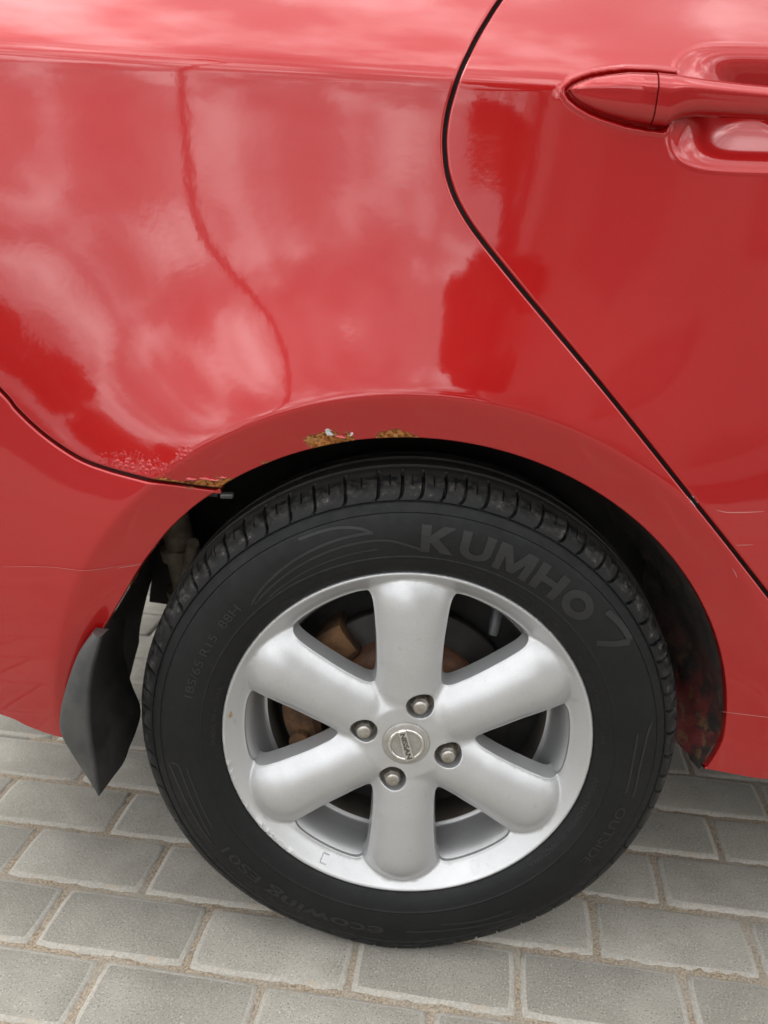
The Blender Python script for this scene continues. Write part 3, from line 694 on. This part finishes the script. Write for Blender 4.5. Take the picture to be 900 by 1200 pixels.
def polar_raise(name,V,F,B,th0,r0,scale_to=None,pr=.0007,material=None,rot180=False):
    """V in metres: x along the sidewall (clockwise), y outward"""
    V=V.copy(); L=V[:,0].max()
    if scale_to: V[:,0]*=scale_to/L
    rm=r0+V[:,1].max()/2; th=math.radians(th0)+V[:,0]/rm; r=r0+V[:,1]
    def P(off): return squash(np.stack([r*np.sin(th),side_y(r)-off,WZ+r*np.cos(th)],-1))
    n=len(V); VV=np.vstack([P(pr),P(-.0008)]); FF=[tuple(f) for f in F]+[(a,b,n+b,n+a) for a,b in B]
    return mk(name,VV,FF,material or M_LET,wheel,False)
def word(body,th0,th1,r0,h,bold=.012,pr=.0007):
    V,F,B=text_mesh(body,h*1.42,bold); V[:,1]*=h/V[:,1].max()
    rm=r0+h/2; polar_raise('tyre_lettering',V,F,B,th0,r0,math.radians(th1-th0)*rm,pr)
def ell(cx,cy,a,b,a0,a1,n): return [(cx+a*math.cos(t),cy+b*math.sin(t)) for t in np.radians(np.linspace(a0,a1,n))]
GLY=[([(0,0),(.27,0),(.27,.38),(.62,0),(1.0,0),(.50,.53),(.96,1),(.60,1),(.27,.64),(.27,1),(0,1)],None,1.0),
 ([(0,1)]+ell(.475,.40,.475,.40,180,360,26)+[(.95,1),(.69,1)]+ell(.475,.42,.215,.20,0,-180,18)+[(.26,1)],None,.95),
 ([(0,0),(.25,0),(.25,.58),(.47,.06),(.68,.06),(.90,.58),(.90,0),(1.15,0),(1.15,1),(.83,1),(.575,.42),(.32,1),(0,1)],None,1.15),
 ([(0,0),(.27,0),(.27,.39),(.68,.39),(.68,0),(.95,0),(.95,1),(.68,1),(.68,.62),(.27,.62),(.27,1),(0,1)],None,.95),
 (ell(.52,.5,.52,.52,0,352.5,48),ell(.52,.5,.25,.25,0,352.5,48),1.04)]
def glyph_word(glyphs,th0,th1,r0,h,gap=.13,pr=.0008):
    tot=sum(g[2] for g in glyphs)+gap*(len(glyphs)-1); u0=0; rm=r0+h/2; L=math.radians(th1-th0)*rm/tot
    for o,hole,wd in glyphs:
        outs=[np.array(p)*[L,h] for p in ([o] if hole is None else [o,hole])]
        outs=[lin(np.vstack([p,p[:1]]),.003)[:-1] for p in outs]
        g=grid_pts(0,wd*L,0,h,.004,outs,.4); V,F=triangulate(outs,[g]); B=[]; k=0
        for p in outs: B+=[(k+i,k+(i+1)%len(p)) for i in range(len(p))]; k+=len(p)
        V=V.copy(); V[:,0]+=u0*L; n=len(V); th=math.radians(th0)+V[:,0]/rm; r=r0+V[:,1]
        VV=np.vstack([squash(np.stack([r*np.sin(th),side_y(r)-q,WZ+r*np.cos(th)],-1)) for q in (pr,-.0008)])
        mk('tyre_lettering',VV,[tuple(f) for f in F]+[(a,b,n+b,n+a) for a,b in B],M_LET,wheel,False); u0+=wd+gap
glyph_word(GLY,1.4,47.0,.2370,.0290)
# swoosh mark after the name
def strip_poly(pts,w):
    C=resample(catmull(pts,.002),30); n=out_normals(np.vstack([C,C[-1:]+ (C[-1]-C[-2])]))[:30]; V=np.vstack([C-n*w/2,C+n*w/2])
    F=[(i,i+1,30+i+1,30+i) for i in range(29)]; B=[(i,i+1) for i in range(29)]+[(30+i+1,30+i) for i in range(29)]+[(0,30),(59,29)]
    return V,F,B
def mark(pts,w,pr=.0007):
    """pts as (theta deg, r)"""
    th0=pts[0][0]; q=[(math.radians(t-th0)*.25,r-.20) for t,r in pts]; V,F,B=strip_poly(q,w)
    th=math.radians(th0)+V[:,0]/.25; r=.20+V[:,1]; n=len(V)
    VV=np.vstack([squash(np.stack([r*np.sin(th),side_y(r)-o,WZ+r*np.cos(th)],-1)) for o in (pr,-.0008)])
    mk('tyre_lettering',VV,[tuple(f) for f in F]+[(a,b,n+b,n+a) for a,b in B],M_LET,wheel,False)
mark([(48.8,.2690),(53.5,.2725),(58.0,.2730)],.0065,.0008); mark([(58.2,.2720),(56.5,.2570),(54.0,.2410)],.0065,.0008)
word('185/65 R15  88H',-77.0,-47.5,.2425,.0098,.01,.0006)
word('ecowing',-176.0,-141.5,.2460,.0200,.02,.0005); word('ES01',-138.5,-125.0,.2480,.0125,.01,.0005)
word('OUTSIDE',104.5,124.0,.2500,.0110,.01,.0005)
word('TUBELESS  STEEL BELTED RADIAL',-38,-14,.2150,.0042,.0,.00035); word('PLIES TREAD 2 STEEL + 2 POLYESTER + 1 NYLON  SIDEWALL 2 POLYESTER',14,44,.2185,.0036,.0,.00035); word('MAX. LOAD 560 kg (1235 LBS)',56,86,.2150,.0042,.0,.00035)
word('MADE IN KOREA',-92,-72,.2150,.0042,.0,.00035); word('DOT 1X TREADWEAR 300 TRACTION A',98,136,.2150,.0042,.0,.0003)
for m0,fl in ((0,1),):
    mark([(-45,.2395),(-38,.2475),(-28,.2545),(-18,.2585),(-9.5,.2590)],.0028,.0005); mark([(-9.5,.2590),(-13,.2660),(-18,.2705),(-26,.2712)],.0028,.0005)
    mark([(-44,.2375),(-36,.2425),(-26,.2475),(-16,.2505),(-7,.2498),(-2,.2440),(1.5,.2395)],.0024,.0005); mark([(-41,.2330),(-30,.2370),(-20,.2395),(-9,.2408)],.0018,.0004)
mark([(-97,.2700),(-103,.2660),(-112,.2640),(-122,.2640)],.0026,.0005); mark([(-97,.2700),(-97.5,.2590),(-104,.2560),(-113,.2560),(-120,.2590)],.0022,.0005); mark([(-98,.2500),(-106,.2480),(-118,.2500)],.002,.0005)
mark([(80,.2700),(84,.2640),(92,.2600),(101,.2620)],.0024,.0005); mark([(82,.2540),(90,.2510),(100,.2520)],.0022,.0005)
mark([(146,.2700),(156,.2640),(168,.2580),(178,.2560)],.0026,.0005); mark([(148,.2560),(158,.2540),(168,.2480)],.0022,.0005)
# --- alloy rim
def silver_material():
    m=mat('silver_wheel_paint',(.43,.43,.425),.4,.62); g=NG(m)
    n=g.noise(700,2,.5); n2=g.noise(9,5,.6); n3=g.noise(55,5,.65)
    col=g.mix(g.ss(n,.35,.65),(.475,.48,.485),(.505,.51,.515)); col=g.mix(g.ss(n2,.35,.75,0,.18),col,(.30,.29,.275))
    col=g.mix(g.mth('MULTIPLY',g.ss(n3,.62,.74),.35),col,(.30,.27,.22))
    for cx,cz,sx in ((-.199,.3235,.0032),(-.1985,.3275,.0016),(-.0425,.4905,.0018)):
        d=g.n('VectorMath',{0:g.co(),1:(cx,0.,cz)},operation='SUBTRACT').outputs[0]
        sp=g.n('SeparateXYZ',{'Vector':d}); dd=g.mth('SQRT',g.mth('ADD',g.mth('MULTIPLY',sp.outputs['X'],g.mth('MULTIPLY',sp.outputs['X'],3.)),g.mth('MULTIPLY',sp.outputs['Z'],sp.outputs['Z'])))
        k=g.ss(g.mth('ADD',dd,g.mth('MULTIPLY',g.mth('SUBTRACT',n3,.5),sx*2.4)),sx*1.5,sx*.5); col=g.mix(k,col,(.40,.24,.10))
    # kerb rash: bare bright scuffs on the outer edge, lower left
    sp=g.n('SeparateXYZ',{'Vector':g.co()}); z=g.mth('SUBTRACT',sp.outputs['Z'],WZ); x=sp.outputs['X']
    rr=g.mth('SQRT',g.mth('ADD',g.mth('MULTIPLY',x,x),g.mth('MULTIPLY',z,z)))
    sec=g.mth('MULTIPLY',g.ss(z,.02,-.03),g.ss(x,-.105,-.150)); ras=g.mth('MULTIPLY',g.mth('MULTIPLY',sec,g.ss(rr,.2015,.2055)),g.ss(g.noise(75,4,.7),.50,.58)); col=g.mix(ras,col,(.62,.61,.60))
    g.set('Base Color',col); g.set('Coat Weight',.35); g.set('Coat Roughness',.14); g.set('Roughness',g.ss(n3,.3,.7,.36,.43))
    b=g.bump(ras,.9,.0012,key=None); g.bump(g.noise(180,2,.4),.03,.0006,b); return m
M_SILVER=silver_material()
def H_ring(r):
    return np.interp(r,[.150,.1840,.1866,.1895,.195,.2030,.2045,.2056,.2068,.2080,.2090,.2096],[-.050,-.0220,-.0188,-.0165,-.0105,-.0026,-.0010,.0000,.0003,-.0003,-.0018,-.0045])
def half_w(a): return np.interp(a,[.0,.06,.09,.13,.19,.21],[.036,.0372,.0362,.0376,.0438,.046])
def smax(a,b,k): h=np.clip(.5+.5*(a-b)/k,0,1); return b+(a-b)*h+k*h*(1-h)
def H_rim(u,w):
    r=np.hypot(u,w); H=np.full_like(r,-.05)
    hub=-.0015-.0*r-np.maximum(r-.045,0)*.45; H=hub.copy()
    for k in range(6):
        t=math.radians(60*k); a=u*math.sin(t)+w*math.cos(t); b=u*math.cos(t)-w*math.sin(t)
        Wd=half_w(np.maximum(a,0)); tip=np.maximum(a-.160,0)/.050
        q=np.sqrt((np.abs(b)/Wd)**2.0+tip**2.0)
        Hc=np.interp(a,[-.3,0,.03,.06,.10,.145,.18,.22],[-.08,-.012,-.003,.0015,.0046,.0054,.0044,.0020])
        S=Hc-.0120*np.minimum(q,2.2)**2.4-.0065*np.minimum(q,2.2)**2
        H=smax(H,S,.0035)
    rg=H_ring(r); H=np.where(r>.17,smax(H,rg,.0009),H)
    H=np.where(r<.0275,-.0015,H); return H
def window_outline(k):
    t=math.radians(60*k+30); ca,sa=math.cos(t),math.sin(t)
    # in window frame: axis along +v ; spokes edges on each side
    pts=[]; a=np.linspace(.074,.1790,40)
    side=[]
    for r in np.linspace(.056,.1878,60):
        w=half_w(r)-.0022
        if w>=r: continue
        ph=math.radians(30)-math.asin(min(.999,w/r))
        if ph<0: continue
        side.append((r*math.sin(ph),r*math.cos(ph)))
    side=np.array(side); ph_end=math.atan2(side[-1][0],side[-1][1])
    arcp=np.array([(.1880*math.sin(p),.1880*math.cos(p)) for p in np.linspace(ph_end,-ph_end,40)])
    poly=np.vstack([side,arcp[1:-1],side[::-1]*[-1,1]])
    # round the corners: repeated smoothing on an even resample
    C=resample(np.vstack([poly,poly[:1]]),260)[:-1]
    for _ in range(150): C=.5*C+.25*(np.roll(C,1,0)+np.roll(C,-1,0))
    C=resample(np.vstack([C,C[:1]]),150)[:-1]
    x=C[:,0]*ca+C[:,1]*sa; y=-C[:,0]*sa+C[:,1]*ca
    return np.stack([x,y],-1)
outl=np.array([(.2096*math.sin(a),.2096*math.cos(a)) for a in np.linspace(0,2*math.pi,360,endpoint=False)])
wins=[window_outline(k) for k in range(6)]
NUT=[(.05*math.sin(math.radians(16+90*k)),.05*math.cos(math.radians(16+90*k))) for k in range(4)]
circ=lambda cx,cy,r,n:np.array([(cx+r*math.sin(a),cy+r*math.cos(a)) for a in np.linspace(0,2*math.pi,n,endpoint=False)])
nuts=[circ(x,y,.0166,48) for x,y in NUT]; hubh=circ(0,0,.0272,72)
holes=wins+nuts+[hubh]
rings=[circ(0,0,r,420) for r in (.2085,.2074,.2064,.2053,.2042,.203,.2015,.200)]
g0=grid_pts(-.2,.2,-.2,.2,.0023); g0=g0[np.hypot(g0[:,0],g0[:,1])<.1985]
keep=np.ones(len(g0),bool)
for h in holes: keep&=dist_poly(g0,h)>.0011
V2,F=triangulate([outl]+holes,[g0[keep]]+rings)
Hh=H_rim(V2[:,0],V2[:,1]); V=[W3(u,w,h) for (u,w),h in zip(V2,Hh)]
Vn=np.array(V); tri=Vn[F]; fl=np.cross(tri[:,1]-tri[:,0],tri[:,2]-tri[:,0])[:,1]>0; F[fl]=F[fl][:,::-1]
FF=[tuple(f) for f in F]
def hole_wall(poly,roll,depth,draft):
    n=len(poly); on=-out_normals(poly)      # into the hole
    H=H_rim(poly[:,0],poly[:,1]); prof=[(roll*math.sin(a),roll*(1-math.cos(a))) for a in np.radians([0,22,45,68,90])]+[(roll+draft*.3,roll+depth*.3),(roll+draft,depth)]
    st=[]
    for o,d in prof:
        st.append(len(V)); p=poly+on*o
        V.extend(W3(a,b,h-d) for (a,b),h in zip(p,H))
    area=np.sum(poly[:,0]*np.roll(poly,-1,0)[:,1]-np.roll(poly,-1,0)[:,0]*poly[:,1])
    for a,b in zip(st[:-1],st[1:]):
        for i in range(n):
            j=(i+1)%n; q=(a+i,a+j,b+j,b+i); FF.append(q if area>0 else q[::-1])
for wp in wins: hole_wall(wp,.0015,.024,.0022)
for wp in nuts: hole_wall(wp,.0012,.020,.0016)
hole_wall(hubh,.0004,.006,0)
rim=mk('rim',V,FF,M_SILVER,wheel,True)
bm=bmesh.new(); bm.from_mesh(rim.data); bmesh.ops.remove_doubles(bm,verts=bm.verts,dist=2e-6); bm.to_mesh(rim.data); bm.free(); rim.data.polygons.foreach_set('use_smooth',[True]*len(rim.data.polygons))
rim['label']='silver six-spoke alloy rim with kerb scuffs'
lathe([(.2096,.0045),(.2085,.010),(.203,.013)]).build('rim_flange',M_SILVER,wheel,True)
# barrel: well of the rim behind the spokes
lathe([(.1875,.020),(.1835,.026),(.1800,.034),(.1790,.042),(.1765,.054),(.1745,.068),(.1725,.071),(.1690,.0715)],160).build('rim_barrel',M_SILVER,wheel,True)
lathe([(.1692,.0718),(.166,.075),(.165,.095),(.168,.15),(.175,.168)],120).build('rim_inner_barrel',noisy('brake_dust',(.050,.040,.031),(.028,.023,.019),20,.8),wheel,True)
lathe([(.0,.030),(.060,.030),(.066,.040),(.066,.052)],64).build('hub_face',M_STEEL_RUST,wheel,True)
# lug nuts
M_NUT=noisy('plated_nut',(.42,.41,.385),(.27,.235,.19),140,.34,.8,bump=.15,bd=.0005); M_SEAT=noisy('nut_seat',(.26,.24,.20),(.14,.11,.08),120,.6,.4)
for i,(x,y) in enumerate(NUT):
    mb=MB(); rot=rng.uniform(0,1)
    hexr=lambda r,h,n=6:[W3(x+r*math.sin(rot+q*2*math.pi/n),y+r*math.cos(rot+q*2*math.pi/n),h) for q in range(n)]
    mb.grid(np.array([hexr(.0102,-.021),hexr(.0102,-.0040),hexr(.0093,-.0020)]),closev=True)
    k=len(mb.V); mb.add(hexr(.0093,-.0020),[tuple(range(6))])
    cr=lambda r,h:[W3(x+r*math.sin(q),y+r*math.cos(q),h) for q in np.linspace(0,2*math.pi,28,endpoint=False)]
    mb.grid(np.array([cr(.0090,-.0021),cr(.0084,-.0008),cr(.0080,.0012),cr(.0072,.0024),cr(.0056,.0031),cr(.003,.0034),cr(.0002,.0035)]),closev=True)
    o=mb.build('lug_nut',M_NUT,wheel,False); o.data.polygons.foreach_set('use_smooth',[len(p.vertices)==4 and abs(p.normal.y)>.2 for p in o.data.polygons])
    mb=MB(); mb.grid(np.array([cr(.0180,-.0165),cr(.0128,-.0175),cr(.010,-.021)]),closev=True); mb.build('nut_seat',M_SEAT,wheel,True)
# centre cap with its emblem
M_CAP=noisy('cap_silver',(.36,.35,.33),(.28,.265,.24),60,.42,.4,bump=.1,bd=.0004); M_CHROME=noisy('chrome_emblem',(.72,.71,.68),(.50,.48,.45),90,.22,.95)
mb=MB(); cr=lambda r,h,n=72:[W3(r*math.sin(q),r*math.cos(q),h) for q in np.linspace(0,2*math.pi,n,endpoint=False)]
mb.grid(np.array([cr(.0268,-.006),cr(.0268,-.0008),cr(.0264,.0002),cr(.0255,.0008),cr(.0200,.0011),(cr(.012,.0013)),cr(.0001,.0014)]),closev=True); mb.build('centre_cap',M_CAP,wheel,True)
mb=MB(); P=[]
for q in np.linspace(0,2*math.pi,72,endpoint=False):
    P.append([W3((.0188+.0020*math.cos(a))*math.sin(q),(.0188+.0020*math.cos(a))*math.cos(q),.0016+.0019*math.sin(a)) for a in np.linspace(0,2*math.pi,12,endpoint=False)])
mb.grid(np.array(P),closeu=True,closev=True)
td=math.radians(16); e1=np.array([math.sin(td),-math.cos(td)]); e2=np.array([math.cos(td),math.sin(td)])    # along the bar, across it
def bar(L,Wd,h0,h1,bev):
    R=[]
    for l,ww,h in ((L,Wd,h0),(L,Wd,h1-bev),(L-bev,Wd-bev,h1)):
        R.append([W3(*(e1*a*l+e2*b*ww),h) for a,b in ((-1,-1),(1,-1),(1,1),(-1,1))])
    mb.grid(np.array(R),closev=True); mb.add(R[-1],[(0,1,2,3)])
bar(.0200,.0052,.0005,.0046,.0007)
mb.build('cap_emblem',M_CHROME,wheel,False)
V2t,Ft,Bt=text_mesh('NISSAN',.0072,.03); V2t*=[.034/V2t[:,0].max(),.0058/V2t[:,1].max()]; V2t-=V2t.max(0)/2
n=len(V2t); VV=[W3(*(e1*a+e2*b),h) for h in (.0052,.0042) for a,b in V2t]
mk('emblem_lettering',VV,[tuple(f) for f in Ft]+[(a,b,n+b,n+a) for a,b in Bt],mat('emblem_letter_dark',(.10,.10,.10),.35,.6),wheel,False)
# valve stem
mb=MB(); mb.tube([(.0965,.040,.4555),(.0925,.028,.4400),(.0905,.022,.4310),(.0900,.021,.4285)],[.0062,.0060,.0052,.0042],14); mb.build('valve_stem',mat('valve_rubber',(.02,.021,.023),.5),wheel,True)
# cast marks on the ring of the rim
def ring_mark(th,pts,w=.0011):
    rc=.1958; t=math.radians(th); mb=MB()
    for a,b in zip(pts[:-1],pts[1:]):
        a=np.array(a);b=np.array(b); d=(b-a)/np.linalg.norm(b-a); nn=np.array([-d[1],d[0]])*w/2; q=[]
        for p in (a-nn,b-nn,b+nn,a+nn):
            r=rc+p[1]; th_=t+p[0]/rc; q.append(W3(r*math.sin(th_),r*math.cos(th_),float(H_ring(r))+.0004))
        mb.add(q,[(0,1,2,3),(3,2,1,0)])
    mb.build('cast_mark',M_SILVER,wheel)
ring_mark(208,[(-.004,.004),(.004,.004),(.004,-.004),(-.004,-.004)])
ring_mark(153,[(.005*math.cos(q),.005*math.sin(q)) for q in np.linspace(0,6.3,18)]); ring_mark(153,[(-.003,.003),(.003,-.003)])
# ------------------------------------------------------------------ fine scratches in the paint (thin raised burrs)
M_SCR=mat('scratched_primer',(.42,.16,.15),.7)
def scratch(parent,pts,w=.0006,fn=surf):
    C=resample(catmull(pts,.004),24); n=out_normals(np.vstack([C,C[-1:]+(C[-1]-C[-2])]))[:24]; rows=[]
    for sd_ in (-1,1):
        t=np.linspace(0,1,24); ww=w*.5*np.sin(np.pi*np.clip(t,.03,.97))**.5; c=C+n*(ww*sd_)[:,None]
        rows.append(np.stack([c[:,0],-fn(c[:,0],c[:,1])-.00025,c[:,1]],-1))
    MB().grid(np.array(rows)).build('scratch',M_SCR,parent)
scratch(door,[(.2891,.5971),(.2999,.5945),(.3173,.5943),(.3388,.5952)],.0009); scratch(door,[(.314,.561),(.333,.5615)],.0006)
scratch(quarter,[(.3433,.3569),(.36,.358),(.40,.361)],.0008); scratch(quarter,[(.316,.536),(.320,.531),(.3225,.526)],.0007)
scratch(bumper,[(-.4426,.4939),(-.3827,.5009),(-.3343,.502),(-.2852,.5087)],.0004); scratch(bumper,[(-.31,.503),(-.285,.507)],.0007)
# ------------------------------------------------------------------ surroundings mirrored in the paint
def leaf_material(name,c1,c2):
    m=mat(name,c1,.6); g=NG(m); g.set('Base Color',g.mix(g.ss(g.noise(1.5,3,.6),.3,.7),c1,c2)); return m
M_LEAF=leaf_material('leaves',(.075,.105,.042),(.105,.135,.058)); M_BARK=noisy('bark',(.10,.075,.05),(.055,.042,.03),9,.9,bump=.6,bd=.02)
def tree(x,y,h,rx,rz,label,seed,nleaf=5200):
    r=np.random.default_rng(seed); t=empty('tree',(x,y,0)); tag(t,label,'tree',None)
    mb=MB(); th=h-rz*1.5
    mb.tube([(0,0,0),(.05,.03,th*.5),(.0,.08,th),(.1,.05,h-rz*.6)],[.028*h*.5,.02*h*.5,.015*h*.5,.02],10)
    cl=[]
    for k in range(16):
        a=r.uniform(0,6.28); q=r.uniform(.3,.8); zz=h-rz+rz*r.uniform(-.7,.75); p=(rx*q*math.cos(a),rx*q*math.sin(a),zz); cl.append((p,r.uniform(.28,.48)*rx))
        mb.tube([(0,.05,min(th*r.uniform(.8,1.2),zz)),(p[0]*.5,p[1]*.5,(th+zz)/2),p],[.05*h*.12,.03*h*.12,.012],6)
    cl.append(((0,0,h-rz),rx*.6)); cl.append(((0,0,h-rz*.4),rx*.45))
    mb.build('trunk',M_BARK,t,True)
    V=[];F=[]
    for i in range(nleaf):
        (c,rad)=cl[r.integers(len(cl))]; d=r.normal(0,1,3); d/=np.linalg.norm(d); p=np.array(c)+d*rad*r.uniform(.5,1.08)**.6*[1,1,.85]
        n=r.normal(0,1,3); n/=np.linalg.norm(n); a=np.cross(n,[.3,.5,.8]); a/=np.linalg.norm(a); b=np.cross(n,a); s=r.uniform(.10,.20)*(.5+rx*.28)
        k=len(V); V+=[p+a*s,p+b*s*.6,p-a*s,p-b*s*.6]; F.append((k,k+1,k+2,k+3))
    mk('crown',V,F,M_LEAF,t,False); return t
TREES=[
 (.75,-12.0,5.0,.70,1.5,'slim tree mirrored dark just right of the door gap'),
 (1.45,-12.6,9.2,1.35,1.9,'taller tree at the house corner, mirrored above the arch near the door gap'),
 (-15.6,-20.5,3.5,1.3,1.3,'leafy tree mirrored as dark patch at the left edge of the quarter panel'),
 (-19.0,-20.0,4.2,1.9,1.7,'wide tree mirrored at the far left edge of the bumper')]
for i,(x,y,h,rx,rz,lb) in enumerate(TREES): tag(tree(x,y,h,rx,rz,lb,20+i),group='trees across from the car')
house=empty('house',(2.2,-15,0)); tag(house,'long two-storey plastered house mirrored in the rear door','house')
M_CURTAIN=mat('curtained_pane',(.24,.235,.22),.25)
HW,HD,HH=24.,9.,8.3
M_PLASTER=noisy('house_plaster',(.36,.34,.31),(.42,.40,.365),2.5,.9)
MB().box((HW/2,-HD/2,HH/2),(HW,HD,HH)).build('wall',M_PLASTER,house)
MB().box((HW/2,-HD/2,HH+.12),(HW+.7,HD+.7,.24)).build('roof',noisy('roof_edge',(.10,.09,.085),(.13,.12,.11),4,.8),house)
for fl in range(2):
    for k in range(7):
        x=1.9+k*3.25; z=2.0+fl*3.5
        w=MB().box((x,.02,z),(1.5,.08,1.6)).build('window',mat('window_frame',(.36,.34,.31),.7) if (fl,k)==(0,0) else bpy.data.materials['window_frame'],house)
        for sx in (-1,1): MB().box((x+sx*.36,.065,z),(.62,.03,1.44)).build('pane',M_CURTAIN,w)
M_POLE=noisy('galvanised_pole',(.16,.165,.165),(.11,.112,.115),12,.55,.3)
def lamp(x,y,h,label,r0=.10):
    t=empty('street_lamp',(x,y,0)); tag(t,label,'street lamp')
    mb=MB(); mb.tube([(0,0,0),(0,0,.6),(0,0,.62),(0,0,h)],[r0*1.25,r0*1.25,r0,r0*.72],16); mb.build('pole',M_POLE,t,True)
    mb=MB(); mb.tube([(0,0,h-.05),(0,.1,h+.25),(0,.5,h+.45),(0,1.3,h+.52)],[r0*.6,.05,.045,.04],10); mb.build('arm',M_POLE,t,True)
    mb=MB(); mb.box((0,1.6,h+.52),(.28,.75,.12)); bevel(mb.build('lamp_head',M_POLE,t),.04)
lamp(-3.09,-7.6,8.5,'grey lamp post mirrored as vertical dark line in the quarter panel',.060)
def wire(p,q,sag,label):
    P=[(p[0]+(q[0]-p[0])*t,p[1]+(q[1]-p[1])*t,p[2]+(q[2]-p[2])*t-sag*4*t*(1-t)) for t in np.linspace(0,1,40)]
    o=MB().tube(P,.022,6).build('overhead_cable',mat('cable_black',(.015,.015,.015),.6),None,True); tag(o,label,'cable','overhead cables')
wire((-14,-4.2,7.5),(14,-5.4,7.6),.5,'upper overhead cable mirrored as thin line above the shoulder crease')
wire((-14,-6.5,7.0),(14,-5.2,7.4),.6,'lower overhead cable mirrored as thin line above the shoulder crease')
